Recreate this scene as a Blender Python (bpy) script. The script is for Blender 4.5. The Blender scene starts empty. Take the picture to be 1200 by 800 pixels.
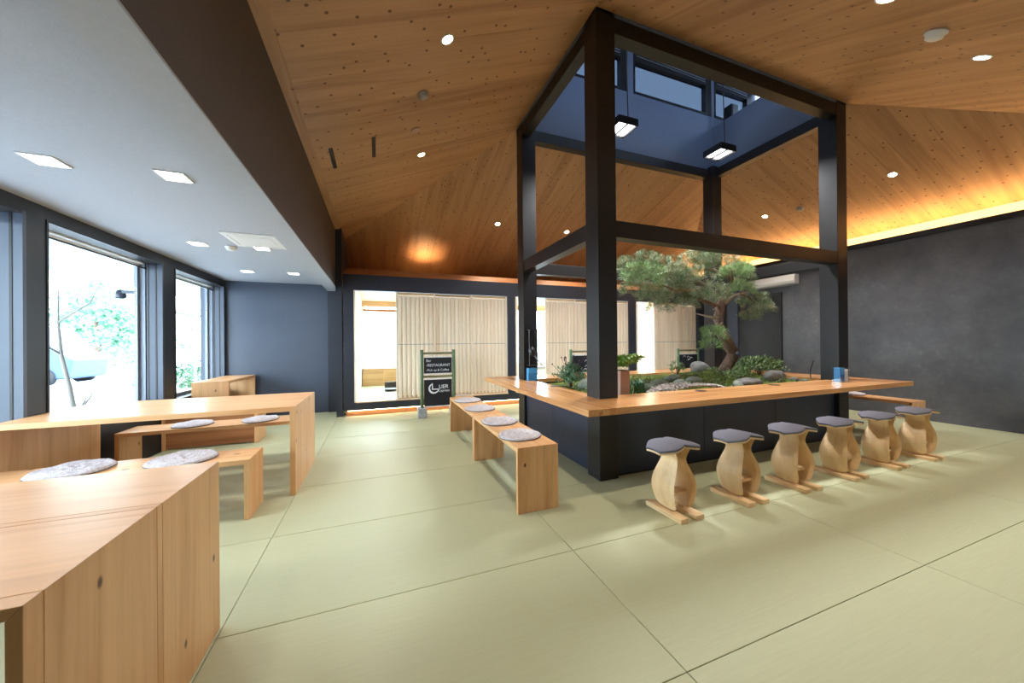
import bpy, bmesh, math, random
from mathutils import Matrix, Vector

sc = bpy.context.scene
COL = sc.collection
R = random.Random(7)
PI = math.pi


def rgb(r, g, b):
    f = lambda v: (v / 255 / 12.92) if v / 255 <= 0.04045 else ((v / 255 + 0.055) / 1.055) ** 2.4
    return (f(r), f(g), f(b), 1.0)


# ------------------------------------------------------------------ camera, sky, exposure
cam_d = bpy.data.cameras.new('camera')
cam = bpy.data.objects.new('camera', cam_d)
COL.objects.link(cam)
cam_d.sensor_fit = 'HORIZONTAL'
cam_d.sensor_width = 36.0
cam_d.lens = 411.917 * 36.0 / 1200.0
cam_d.clip_start = 0.05
cam_d.clip_end = 200
_yaw, _pit, _rol = math.radians(20.776), math.radians(0.12465), math.radians(-0.4894)
_f = Vector((math.sin(_yaw), math.cos(_yaw), 0))
_r = Vector((math.cos(_yaw), -math.sin(_yaw), 0))
_u = Vector((0, 0, 1))
_f2 = _f * math.cos(_pit) + _u * math.sin(_pit)
_u2 = _u * math.cos(_pit) - _f * math.sin(_pit)
_r3 = _r * math.cos(_rol) + _u2 * math.sin(_rol)
_u3 = _u2 * math.cos(_rol) - _r * math.sin(_rol)
_m = Matrix((_r3, _u3, -_f2)).transposed().to_4x4()
_m.translation = Vector((0, 0, 1.25))
cam.matrix_world = _m
sc.camera = cam

world = bpy.data.worlds.new('overcast_sky')
sc.world = world
world.use_nodes = True
_bg = world.node_tree.nodes['Background']
_bg.inputs['Color'].default_value = (0.72, 0.88, 1.0, 1)
SKY = 10.5
_bg.inputs['Strength'].default_value = SKY

sc.view_settings.view_transform = 'Standard'
sc.view_settings.look = 'None'
sc.view_settings.gamma = 1.0
sc.view_settings.use_curve_mapping = False
sc.view_settings.exposure = 0.9

DOWN_W = 60.0        # watts of one slope downlight
SOFF_W = 14.0        # watts of one downlight in the low ceiling
COVE = 38.0          # strength of the cove LED strip


# ------------------------------------------------------------------ materials
class NT:
    def __init__(s, name):
        s.m = bpy.data.materials.new(name)
        s.m.use_nodes = True
        s.t = s.m.node_tree
        s.p = s.t.nodes['Principled BSDF']
        s.out = s.t.nodes['Material Output']

    def n(s, typ, **kw):
        nd = s.t.nodes.new(typ)
        for k, v in kw.items():
            if k in nd.inputs.keys() and not hasattr(nd, k):
                nd.inputs[k].default_value = v
            elif hasattr(nd, k):
                setattr(nd, k, v)
            else:
                nd.inputs[k].default_value = v
        return nd

    def l(s, a, ao, b, bi):
        s.t.links.new(a.outputs[ao], b.inputs[bi])

    def ramp(s, pts):
        nd = s.t.nodes.new('ShaderNodeValToRGB')
        e = nd.color_ramp.elements
        e[0].position, e[0].color = pts[0]
        e[1].position, e[1].color = pts[-1]
        for p, c in pts[1:-1]:
            x = e.new(p)
            x.color = c
        return nd

    def mix(s, a, b, fac=None, blend='MIX', f=0.5):
        nd = s.t.nodes.new('ShaderNodeMix')
        nd.data_type = 'RGBA'
        nd.blend_type = blend
        nd.inputs[0].default_value = f
        if fac is not None:
            s.t.links.new(fac, nd.inputs[0])
        for i, v in ((6, a), (7, b)):
            if isinstance(v, tuple):
                nd.inputs[i].default_value = v
            else:
                s.t.links.new(v, nd.inputs[i])
        return nd.outputs[2]


def plain(name, col, rough=0.6, noise=0.0, nscale=6.0, bump=0.0, bscale=60.0, metallic=0.0, spec=0.5, randv=0.0):
    k = NT(name)
    k.p.inputs['Roughness'].default_value = rough
    k.p.inputs['Metallic'].default_value = metallic
    k.p.inputs['Specular IOR Level'].default_value = spec
    tc = k.n('ShaderNodeTexCoord')
    c = None
    if noise > 0:
        nz = k.n('ShaderNodeTexNoise', Scale=nscale, Detail=4.0, Roughness=0.6)
        k.l(tc, 'Object', nz, 'Vector')
        lo = tuple(max(0, v * (1 - noise)) for v in col[:3]) + (1,)
        hi = tuple(min(1, v * (1 + noise)) for v in col[:3]) + (1,)
        rp = k.ramp([(0.3, lo), (0.7, hi)])
        k.l(nz, 'Fac', rp, 'Fac')
        c = rp.outputs[0]
    if randv > 0:
        oi = k.n('ShaderNodeObjectInfo')
        rr = k.ramp([(0.0, (1 - randv,) * 3 + (1,)), (1.0, (1 + randv,) * 3 + (1,))])
        k.l(oi, 'Random', rr, 'Fac')
        c = k.mix(c if c is not None else col, rr.outputs[0], blend='MULTIPLY', f=1.0)
    if c is None:
        k.p.inputs['Base Color'].default_value = col
    else:
        k.t.links.new(c, k.p.inputs['Base Color'])
    if bump > 0:
        n2 = k.n('ShaderNodeTexNoise', Scale=bscale, Detail=3.0)
        k.l(tc, 'Object', n2, 'Vector')
        b = k.n('ShaderNodeBump', Strength=bump, Distance=0.01)
        k.l(n2, 'Fac', b, 'Height')
        k.l(b, 'Normal', k.p, 'Normal')
    return k.m


def wood(name, base, dark, sc3, kn=(0, 1), knot=0.0, kscale=4.0, rough=0.45, var=0.12, knotcol=None, streak=1.0, spec=0.4, ksize=0.10, round_knots=False):
    """grain runs along the axis whose entry in sc3 is small; knots lie in the plane of the axes kn"""
    k = NT(name)
    k.p.inputs['Roughness'].default_value = rough
    k.p.inputs['Specular IOR Level'].default_value = spec
    tc = k.n('ShaderNodeTexCoord')
    oi = k.n('ShaderNodeObjectInfo')
    add = k.n('ShaderNodeVectorMath', operation='MULTIPLY_ADD')
    k.l(oi, 'Random', add, 0)
    add.inputs[1].default_value = (13.7, 31.1, 7.9)
    k.l(tc, 'Object', add, 2)
    mp = k.n('ShaderNodeMapping')
    mp.inputs['Scale'].default_value = sc3
    k.l(add, 'Vector', mp, 'Vector')
    n1 = k.n('ShaderNodeTexNoise', Scale=1.0, Detail=5.0, Roughness=0.62, Distortion=0.6)
    k.l(mp, 'Vector', n1, 'Vector')
    rp = k.ramp([(0.32, dark), (0.52, base), (0.75, tuple(min(1, v * 1.10) for v in base[:3]) + (1,))])
    k.l(n1, 'Fac', rp, 'Fac')
    mp2 = k.n('ShaderNodeMapping')
    mp2.inputs['Scale'].default_value = tuple(v * 7 if v > 2 else v * 1.5 for v in sc3)
    k.l(add, 'Vector', mp2, 'Vector')
    n2 = k.n('ShaderNodeTexNoise', Scale=1.0, Detail=2.0)
    k.l(mp2, 'Vector', n2, 'Vector')
    fine = k.ramp([(0.35, (0.80, 0.76, 0.70, 1)), (0.6, (1, 1, 1, 1))])
    k.l(n2, 'Fac', fine, 'Fac')
    c = k.mix(rp.outputs[0], fine.outputs[0], blend='MULTIPLY', f=0.55 * streak)
    tone = k.ramp([(0.0, (1 - var, 1 - var * 1.15, 1 - var * 1.3, 1)), (1.0, (1 + var, 1 + var, 1 + var, 1))])
    k.l(oi, 'Random', tone, 'Fac')
    c = k.mix(c, tone.outputs[0], blend='MULTIPLY', f=1.0)
    if knot > 0:
        sx = k.n('ShaderNodeSeparateXYZ')
        k.l(add, 'Vector', sx, 'Vector')
        cb = k.n('ShaderNodeCombineXYZ')
        ax = 'XYZ'
        k.l(sx, ax[kn[0]], cb, 'X')
        k.l(sx, ax[kn[1]], cb, 'Y')
        m3 = k.n('ShaderNodeMapping')
        g = [1.0, 1.0, 1.0]
        for i, a in enumerate(kn):
            if sc3[a] < 2 and not round_knots:
                g[i] = 0.6
        m3.inputs['Scale'].default_value = g
        k.l(cb, 'Vector', m3, 'Vector')
        v = k.n('ShaderNodeTexVoronoi', voronoi_dimensions='2D', feature='F1', Scale=kscale)
        k.l(m3, 'Vector', v, 'Vector')
        kr = k.ramp([(ksize * 0.45, (1, 1, 1, 1)), (ksize, (0, 0, 0, 1))])
        k.l(v, 'Distance', kr, 'Fac')
        sv = k.n('ShaderNodeSeparateColor')
        k.l(v, 'Color', sv, 'Color')
        gt = k.n('ShaderNodeMath', operation='LESS_THAN')
        gt.inputs[1].default_value = knot
        k.l(sv, 'Red', gt, 0)
        mu = k.n('ShaderNodeMath', operation='MULTIPLY')
        k.l(kr, 'Color', mu, 0)
        k.l(gt, 'Value', mu, 1)
        c = k.mix(c, knotcol or tuple(v * 0.25 for v in dark[:3]) + (1,), fac=mu.outputs[0])
    k.t.links.new(c, k.p.inputs['Base Color'])
    return k.m


def emit(name, col, s):
    k = NT(name)
    e = k.n('ShaderNodeEmission')
    e.inputs['Color'].default_value = col
    e.inputs['Strength'].default_value = s
    k.l(e, 'Emission', k.out, 'Surface')
    return k.m


def glass(name, tint=(1, 1, 1, 1), refl=0.06):
    k = NT(name)
    t = k.n('ShaderNodeBsdfTransparent')
    t.inputs['Color'].default_value = tint
    g = k.n('ShaderNodeBsdfGlossy')
    g.inputs['Roughness'].default_value = 0.02
    mx = k.n('ShaderNodeMixShader')
    mx.inputs[0].default_value = refl
    k.l(t, 'BSDF', mx, 1)
    k.l(g, 'BSDF', mx, 2)
    k.l(mx, 'Shader', k.out, 'Surface')
    return k.m


def tatami_mat():
    k = NT('tatami_weave')
    k.p.inputs['Roughness'].default_value = 0.5
    k.p.inputs['Specular IOR Level'].default_value = 0.35
    tc = k.n('ShaderNodeTexCoord')
    oi = k.n('ShaderNodeObjectInfo')
    mp = k.n('ShaderNodeMapping')
    mp.inputs['Scale'].default_value = (4, 90, 1)
    k.l(tc, 'Object', mp, 'Vector')
    nz = k.n('ShaderNodeTexNoise', Scale=1.0, Detail=3.0)
    k.l(mp, 'Vector', nz, 'Vector')
    rp = k.ramp([(0.3, rgb(184, 188, 154)), (0.7, rgb(189, 193, 159))])
    k.l(nz, 'Fac', rp, 'Fac')
    tone = k.ramp([(0, (0.965, 0.965, 0.955, 1)), (1, (1.03, 1.03, 1.04, 1))])
    k.l(oi, 'Random', tone, 'Fac')
    c = k.mix(rp.outputs[0], tone.outputs[0], blend='MULTIPLY', f=1.0)
    k.t.links.new(c, k.p.inputs['Base Color'])
    wv = k.n('ShaderNodeTexWave', wave_type='BANDS', bands_direction='Y', Scale=110.0, Distortion=0.4)
    k.l(tc, 'Object', wv, 'Vector')
    b = k.n('ShaderNodeBump', Strength=0.25, Distance=0.002)
    k.l(wv, 'Fac', b, 'Height')
    k.l(b, 'Normal', k.p, 'Normal')
    return k.m


def plaster_dark():
    k = NT('dark_trowelled_plaster')
    k.p.inputs['Roughness'].default_value = 0.5
    tc = k.n('ShaderNodeTexCoord')
    n1 = k.n('ShaderNodeTexNoise', Scale=0.9, Detail=6.0, Roughness=0.7)
    k.l(tc, 'Object', n1, 'Vector')
    n2 = k.n('ShaderNodeTexNoise', Scale=16.0, Detail=8.0, Roughness=0.75)
    k.l(tc, 'Object', n2, 'Vector')
    r1 = k.ramp([(0.3, rgb(64, 65, 72)), (0.7, rgb(104, 105, 110))])
    k.l(n1, 'Fac', r1, 'Fac')
    r2 = k.ramp([(0.52, (0, 0, 0, 1)), (0.75, (1, 1, 1, 1))])
    k.l(n2, 'Fac', r2, 'Fac')
    mu = k.n('ShaderNodeMath', operation='MULTIPLY')
    r3 = k.ramp([(0.45, (0, 0, 0, 1)), (0.7, (0.9, 0.9, 0.9, 1))])
    k.l(n1, 'Fac', r3, 'Fac')
    k.l(r2, 'Color', mu, 0)
    k.l(r3, 'Color', mu, 1)
    c = k.mix(r1.outputs[0], rgb(136, 138, 140), fac=mu.outputs[0])
    k.t.links.new(c, k.p.inputs['Base Color'])
    b = k.n('ShaderNodeBump', Strength=0.3, Distance=0.004)
    k.l(n2, 'Fac', b, 'Height')
    k.l(b, 'Normal', k.p, 'Normal')
    return k.m


def island_random(name, cols, rough=0.6, trans=0.0):
    k = NT(name)
    k.p.inputs['Roughness'].default_value = rough
    g = k.n('ShaderNodeNewGeometry')
    n = len(cols)
    rp = k.ramp([(i / (n - 1), c) for i, c in enumerate(cols)])
    k.l(g, 'Random Per Island', rp, 'Fac')
    k.l(rp, 'Color', k.p, 'Base Color')
    return k.m


def moss_mat():
    k = NT('moss')
    k.p.inputs['Roughness'].default_value = 0.95
    tc = k.n('ShaderNodeTexCoord')
    n1 = k.n('ShaderNodeTexNoise', Scale=5.0, Detail=6.0)
    k.l(tc, 'Object', n1, 'Vector')
    r1 = k.ramp([(0.3, rgb(60, 62, 30)), (0.5, rgb(92, 108, 38)), (0.75, rgb(142, 160, 56))])
    k.l(n1, 'Fac', r1, 'Fac')
    k.l(r1, 'Color', k.p, 'Base Color')
    n2 = k.n('ShaderNodeTexNoise', Scale=90.0, Detail=4.0)
    k.l(tc, 'Object', n2, 'Vector')
    b = k.n('ShaderNodeBump', Strength=0.9, Distance=0.02)
    k.l(n2, 'Fac', b, 'Height')
    k.l(b, 'Normal', k.p, 'Normal')
    return k.m


PINE_B, PINE_D = rgb(228, 180, 130), rgb(210, 154, 102)
M = {}
CE_B, CE_D = rgb(178, 136, 98), rgb(156, 112, 78)
M['ceil_x'] = wood('cedar_ceiling_across', CE_B, CE_D, (0.5, 7, 0.5), (0, 1), knot=0.66, kscale=6.0, rough=0.5, var=0.08, ksize=0.095, knotcol=rgb(98, 58, 34), streak=0.8, round_knots=True)
M['ceil_y'] = wood('cedar_ceiling_along', CE_B, CE_D, (7, 0.5, 0.5), (0, 1), knot=0.66, kscale=6.0, rough=0.5, var=0.08, ksize=0.095, knotcol=rgb(98, 58, 34), streak=0.8, round_knots=True)
M['pine_x'] = wood('pine_grain_x', PINE_B, PINE_D, (0.8, 9, 9), (0, 1), knot=0.22, kscale=3.0, rough=0.34, var=0.06, knotcol=rgb(120, 76, 48), ksize=0.05, streak=0.45)
M['pine_y'] = wood('pine_grain_y', PINE_B, PINE_D, (9, 0.8, 9), (0, 1), knot=0.22, kscale=3.0, rough=0.34, var=0.06, knotcol=rgb(120, 76, 48), ksize=0.05, streak=0.45)
M['pine_zx'] = wood('pine_upright_facing_side', PINE_B, PINE_D, (9, 9, 0.8), (1, 2), knot=0.5, kscale=5.0, rough=0.4, var=0.06, knotcol=rgb(96, 58, 38), ksize=0.06, streak=0.7)
M['pine_zy'] = wood('pine_upright_facing_front', PINE_B, PINE_D, (9, 9, 0.8), (0, 2), knot=0.5, kscale=5.0, rough=0.4, var=0.06, knotcol=rgb(96, 58, 38), ksize=0.06, streak=0.7)
CT_B, CT_D = rgb(214, 160, 104), rgb(178, 116, 66)
M['top_x'] = wood('counter_board_x', CT_B, CT_D, (0.8, 14, 14), rough=0.24, var=0.17, spec=0.5)
M['top_y'] = wood('counter_board_y', CT_B, CT_D, (14, 0.8, 14), rough=0.24, var=0.17, spec=0.5)
ST_B, ST_D = rgb(246, 214, 168), rgb(234, 194, 142)
M['stool'] = wood('stool_maple', ST_B, ST_D, (10, 10, 0.8), rough=0.42, var=0.05, streak=0.4)
M['stool_y'] = wood('stool_maple_runner', ST_B, ST_D, (10, 0.8, 10), rough=0.42, var=0.06)
SL_B, SL_D = rgb(250, 234, 212), rgb(244, 224, 198)
M['slat'] = wood('pale_slat_wood', SL_B, SL_D, (10, 10, 0.5), rough=0.5, var=0.05)
M['slat_x'] = wood('pale_slat_wood_rail', rgb(222, 186, 140), rgb(204, 164, 116), (0.5, 10, 10), rough=0.5, var=0.05)
M['warmwood'] = wood('warm_brown_board', rgb(176, 118, 76), rgb(146, 92, 56), (0.5, 9, 9), rough=0.5, var=0.05)
M['tanwood'] = wood('tan_cabinet_wood', rgb(206, 172, 126), rgb(186, 148, 100), (0.6, 9, 9), rough=0.5)
M['tatami'] = tatami_mat()
M['joint'] = plain('dark_joint', rgb(148, 152, 116), 0.9)
M['blue'] = plain('blue_grey_paint', rgb(70, 78, 94), 0.42, noise=0.05, nscale=2.0)
M['shaft'] = plain('light_well_paint', rgb(104, 116, 142), 0.5, noise=0.03, nscale=2.0)
M['purple'] = plain('purple_grey_paint', rgb(78, 72, 96), 0.6)
M['bluedk'] = plain('dark_blue_paint', rgb(46, 50, 62), 0.4, noise=0.05, nscale=2.0)
M['black'] = plain('black_stained_timber', rgb(26, 23, 24), 0.45, noise=0.15, nscale=5.0, spec=0.45)
M['beam'] = plain('dark_brown_beam_paint', rgb(66, 56, 52), 0.55, noise=0.06, nscale=2.0)
M['counterbase'] = plain('navy_panel_paint', rgb(34, 43, 66), 0.35, noise=0.04, nscale=2.0, randv=0.05)
M['ceilwhite'] = plain('grey_white_ceiling', rgb(170, 175, 184), 0.8, noise=0.03, nscale=30, bump=0.1, bscale=120)
M['whitewall'] = plain('white_plaster', rgb(232, 226, 218), 0.8, noise=0.02, bump=0.05)
M['pinkwall'] = plain('pinkish_plaster', rgb(228, 204, 190), 0.8, noise=0.02)
M['plaster'] = plaster_dark()
M['char'] = plain('charcoal_frame', rgb(33, 33, 36), 0.45)
M['alu'] = plain('grey_aluminium', rgb(120, 126, 138), 0.4, metallic=0.3)
M['white'] = plain('white_plastic', rgb(226, 226, 224), 0.45)
M['greyplastic'] = plain('grey_plastic', rgb(150, 150, 154), 0.5)
M['blackplastic'] = plain('black_plastic', rgb(24, 24, 26), 0.4)
M['concrete'] = plain('concrete_block', rgb(168, 170, 178), 0.85, noise=0.1, nscale=40, bump=0.3)
M['bamboo'] = plain('green_bamboo', rgb(88, 112, 78), 0.4, noise=0.15, nscale=14, randv=0.1)
M['bamboodk'] = plain('dry_bamboo', rgb(112, 108, 76), 0.45, noise=0.15, nscale=14)
M['board'] = plain('black_board', rgb(22, 25, 34), 0.5, noise=0.1)
M['chalk'] = plain('white_lettering', rgb(225, 228, 235), 0.8)
M['seat'] = plain('grey_felt', rgb(104, 104, 116), 0.85, noise=0.08, nscale=120, bump=0.2, bscale=300)
M['cush'] = plain('heather_wool', rgb(204, 199, 205), 0.95, noise=0.25, nscale=75, bump=0.9, bscale=160)
M['cushedge'] = plain('dark_wool_edge', rgb(120, 112, 112), 0.95, noise=0.2, nscale=60, bump=0.5)
M['soffit'] = plain('grey_soffit_board', rgb(150, 154, 162), 0.8)
M['bark'] = plain('pine_bark', rgb(122, 98, 84), 0.9, noise=0.35, nscale=26, bump=0.9, bscale=40)
M['deadwood'] = plain('bleached_branch', rgb(178, 160, 146), 0.8, noise=0.15, nscale=30)
M['needles'] = island_random('pine_needles', [rgb(78, 98, 66), rgb(112, 132, 90), rgb(160, 168, 132), rgb(96, 122, 76), rgb(184, 174, 140)], 0.55)
M['needles2'] = island_random('young_pine_needles', [rgb(104, 142, 84), rgb(136, 170, 106), rgb(164, 186, 134), rgb(112, 148, 80)], 0.55)
M['leaf'] = island_random('shrub_leaves', [rgb(98, 128, 76), rgb(132, 160, 104), rgb(146, 164, 116), rgb(92, 120, 66)], 0.5)
M['leafblue'] = island_random('bluish_leaves', [rgb(58, 96, 72), rgb(84, 124, 92), rgb(104, 142, 104)], 0.5)
M['leafbright'] = island_random('bright_leaves', [rgb(108, 148, 62), rgb(140, 172, 84), rgb(90, 128, 60)], 0.5)
M['buds'] = plain('dry_bud', rgb(96, 66, 72), 0.8)
M['moss'] = moss_mat()
M['stone'] = plain('garden_stone', rgb(112, 110, 107), 0.85, noise=0.4, nscale=14, bump=0.6, bscale=30, randv=0.12)
M['stonegreen'] = plain('lichen_stone', rgb(136, 142, 130), 0.9, noise=0.2, nscale=20, bump=0.5, bscale=40)
M['gravel'] = island_random('pale_gravel', [rgb(150, 140, 132), rgb(188, 178, 170), rgb(118, 110, 106), rgb(206, 198, 190)], 0.9)
M['soil'] = plain('dark_soil', rgb(62, 52, 40), 0.95, noise=0.3, nscale=30, bump=0.5)
M['terracotta'] = plain('pinkish_planter_wood', rgb(178, 142, 126), 0.6, noise=0.1, nscale=10)
M['bluebox'] = plain('blue_card', rgb(70, 150, 206), 0.5)
M['bluedeep'] = plain('deep_blue_print', rgb(36, 90, 160), 0.5)
M['acrylic'] = glass('clear_acrylic', (0.93, 0.95, 0.98, 1), 0.08)
M['glass'] = glass('window_glass', (0.97, 0.985, 0.98, 1), 0.05)
M['glassblue'] = glass('tinted_clerestory_glass', (0.10, 0.115, 0.14, 1), 0.03)
M['glassgrey'] = glass('grey_clerestory_glass', (0.36, 0.38, 0.42, 1), 0.03)
M['lens'] = emit('downlight_lens', (1.0, 0.86, 0.68, 1), 22)
M['lensw'] = emit('white_downlight_lens', (1.0, 0.95, 0.88, 1), 20)
M['roomfill'] = emit('room_fill_glow', (1.0, 0.9, 0.78, 1), 1.5)
M['lensp'] = emit('pendant_panel_lens', (0.95, 0.97, 1.0, 1), 4)
M['led'] = emit('warm_led_strip', (1.0, 0.58, 0.22, 1), COVE)
M['ledfloor'] = emit('warm_plinth_led', (1.0, 0.80, 0.55, 1), 14)
M['ledlow'] = emit('uplight_lens', (1.0, 0.62, 0.28, 1), 20)
M['blind'] = plain('white_roller_cloth', rgb(240, 240, 240), 0.9)
M['terrace'] = plain('pale_terrace_concrete', rgb(214, 216, 220), 0.9, noise=0.04, nscale=3)
M['asphalt'] = plain('pale_asphalt', rgb(168, 172, 178), 0.9, noise=0.05, nscale=2)
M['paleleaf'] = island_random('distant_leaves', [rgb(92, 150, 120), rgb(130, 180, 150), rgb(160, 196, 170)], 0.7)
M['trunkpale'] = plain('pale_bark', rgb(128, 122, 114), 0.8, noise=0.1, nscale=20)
M['carblue'] = plain('blue_car_paint', rgb(58, 82, 128), 0.4)
M['carglass'] = plain('car_window', rgb(70, 84, 110), 0.1)
M['rubber'] = plain('tyre_rubber', rgb(40, 40, 44), 0.8)
M['house'] = plain('pale_render', rgb(226, 226, 224), 0.9, noise=0.03)
M['steel'] = plain('dark_steel_pipe', rgb(70, 72, 80), 0.4, metallic=0.5)
M['rail'] = plain('pale_stripe', rgb(176, 150, 134), 0.4)


# ------------------------------------------------------------------ mesh helpers
class MB:
    def __init__(s):
        s.v = []
        s.f = []

    def box(s, x0, x1, y0, y1, z0, z1):
        i = len(s.v)
        s.v += [(x0, y0, z0), (x1, y0, z0), (x1, y1, z0), (x0, y1, z0), (x0, y0, z1), (x1, y0, z1), (x1, y1, z1), (x0, y1, z1)]
        s.f += [tuple(i + k for k in q) for q in ((0, 3, 2, 1), (4, 5, 6, 7), (0, 1, 5, 4), (1, 2, 6, 5), (2, 3, 7, 6), (3, 0, 4, 7))]
        return s

    def prism(s, pts, off):
        """pts: planar polygon (3-D points); off: extrusion vector"""
        i, n = len(s.v), len(pts)
        off = Vector(off)
        s.v += [tuple(p) for p in pts] + [tuple(Vector(p) + off) for p in pts]
        s.f.append(tuple(range(i + n - 1, i - 1, -1)))
        s.f.append(tuple(range(i + n, i + 2 * n)))
        for k in range(n):
            a, b = i + k, i + (k + 1) % n
            s.f.append((a, b, b + n, a + n))
        return s

    def tube(s, path, rad, seg=8, cap=True):
        path = [Vector(p) for p in path]
        if not hasattr(rad, '__len__'):
            rad = [rad] * len(path)
        i = len(s.v)
        n = len(path)
        for k, p in enumerate(path):
            t = (path[min(k + 1, n - 1)] - path[max(k - 1, 0)]).normalized()
            up = Vector((0, 0, 1)) if abs(t.z) < 0.9 else Vector((0, 1, 0))
            a = t.cross(up).normalized()
            b = t.cross(a).normalized()
            for j in range(seg):
                w = 2 * PI * j / seg
                s.v.append(tuple(p + (a * math.cos(w) + b * math.sin(w)) * rad[k]))
        for k in range(n - 1):
            for j in range(seg):
                a0 = i + k * seg + j
                a1 = i + k * seg + (j + 1) % seg
                s.f.append((a0, a1, a1 + seg, a0 + seg))
        if cap:
            s.f.append(tuple(i + j for j in range(seg)))
            s.f.append(tuple(i + (n - 1) * seg + j for j in range(seg - 1, -1, -1)))
        return s

    def lathe(s, prof, c, axis=(0, 0, 1), seg=20):
        """prof: (radius, height) pairs along axis from centre c"""
        ax = Vector(axis).normalized()
        h = Vector((1, 0, 0)) if abs(ax.x) < 0.9 else Vector((0, 1, 0))
        a = ax.cross(h).normalized()
        b = ax.cross(a)
        c = Vector(c)
        i = len(s.v)
        for r, z in prof:
            for j in range(seg):
                w = 2 * PI * j / seg
                s.v.append(tuple(c + ax * z + (a * math.cos(w) + b * math.sin(w)) * r))
        for k in range(len(prof) - 1):
            for j in range(seg):
                a0 = i + k * seg + j
                a1 = i + k * seg + (j + 1) % seg
                s.f.append((a0, a1, a1 + seg, a0 + seg))
        s.f.append(tuple(i + j for j in range(seg - 1, -1, -1)))
        s.f.append(tuple(i + (len(prof) - 1) * seg + j for j in range(seg)))
        return s

    def strip(s, prof, off):
        """open profile polyline given as two parallel lists -> slab; prof: list of (outer, inner) 3-D points"""
        off = Vector(off)
        i, n = len(s.v), len(prof)
        for o, q in prof:
            s.v += [tuple(o), tuple(q), tuple(Vector(o) + off), tuple(Vector(q) + off)]
        for k in range(n - 1):
            a, b = i + 4 * k, i + 4 * k + 4
            s.f += [(a, b, b + 2, a + 2), (a + 1, a + 3, b + 3, b + 1), (a, a + 1, b + 1, b), (a + 2, b + 2, b + 3, a + 3)]
        s.f += [(i, i + 2, i + 3, i + 1), (i + 4 * n - 4, i + 4 * n - 3, i + 4 * n - 1, i + 4 * n - 2)]
        return s

    def blob(s, c, r, seed=0, bump=0.18, sub=2):
        bm = bmesh.new()
        bmesh.ops.create_icosphere(bm, subdivisions=sub, radius=1.0)
        rr = random.Random(seed)
        ph = [rr.uniform(0, 6.28) for _ in range(6)]
        i = len(s.v)
        for v in bm.verts:
            x, y, z = v.co
            k = 1 + bump * (math.sin(2.3 * x + ph[0]) + math.sin(2.9 * y + ph[1]) * math.cos(2.1 * z + ph[2]) + 0.5 * math.sin(5 * x + ph[3]) * math.sin(5 * y + ph[4]))
            s.v.append((c[0] + x * r[0] * k, c[1] + y * r[1] * k, c[2] + z * r[2] * k))
        s.f += [tuple(i + v.index for v in f.verts) for f in bm.faces]
        bm.free()
        return s

    def build(s, name, mat, parent=None, smooth=False, bevel=0.0, origin=None):
        """vertices are in world space; the object sits at origin (or at its parent's base)"""
        me = bpy.data.meshes.new(name)
        o3 = Vector(origin) if origin is not None else (wloc(parent) if parent is not None else Vector((0, 0, 0)))
        me.from_pydata([tuple(Vector(v) - o3) for v in s.v], [], s.f)
        bm = bmesh.new()
        bm.from_mesh(me)
        bmesh.ops.recalc_face_normals(bm, faces=bm.faces)
        bm.to_mesh(me)
        bm.free()
        me.materials.append(mat)
        if smooth:
            me.polygons.foreach_set('use_smooth', [True] * len(me.polygons))
        me.update()
        o = bpy.data.objects.new(name, me)
        COL.objects.link(o)
        if parent is not None:
            o.parent = parent
            o.location = o3 - wloc(parent)
        else:
            o.location = o3
        if bevel:
            bv = o.modifiers.new('bevel', 'BEVEL')
            bv.width = bevel
            bv.segments = 2
            bv.limit_method = 'ANGLE'
        return o


def wloc(o):
    p = Vector((0, 0, 0))
    while o is not None:
        p += Vector(o.location)
        o = o.parent
    return p


def tag(o, label, cat, group=None, kind=None):
    o['label'] = label
    o['category'] = cat
    if group:
        o['group'] = group
    if kind:
        o['kind'] = kind
    return o


def thing(name, label, cat, loc=(0, 0, 0), group=None, kind=None, parent=None):
    o = bpy.data.objects.new(name, None)
    COL.objects.link(o)
    o.location = loc
    o.empty_display_size = 0.1
    if parent is not None:
        o.parent = parent
        return o
    return tag(o, label, cat, group, kind)


def copy_tree(o, parent=None):
    c = o.copy()
    COL.objects.link(c)
    if parent is not None:
        c.parent = parent
    for ch in list(o.children):
        copy_tree(ch, c)
    return c


def structure(name, mb, mat, label, cat, **kw):
    return tag(mb.build(name, mat, **kw), label, cat, kind='structure')


def box(*a):
    return MB().box(*a)


# ------------------------------------------------------------------ floor of tatami mats
XL, XR, YB, YF = -2.41, 7.83, -2.6, 7.25
floor = structure('floor', box(-2.8, 8.4, -2.9, 7.4, -0.12, -0.012), M['joint'],
                  'pale green tatami floor of large mats running under the whole room', 'floor')
x_lines = [-0.655 + 1.735 * k for k in range(-2, 7)]
y_lines = [1.013 + 0.836 * k for k in range(-5, 9)]
mats = {}
for i in range(len(x_lines) - 1):
    for j in range(len(y_lines) - 1):
        x0, x1 = max(x_lines[i], XL), min(x_lines[i + 1], XR)
        y0, y1 = max(y_lines[j], YB), min(y_lines[j + 1], YF)
        if x1 - x0 < 0.05 or y1 - y0 < 0.05:
            continue
        g = 0.0014
        mb = MB()
        mb.box(x0 + g, x1 - g, y0 + g, y1 - g, -0.05, 0.0)
        mb.build('tatami_mat', M['tatami'], floor, bevel=0.003, origin=((x0 + x1) / 2, (y0 + y1) / 2, 0))

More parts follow.
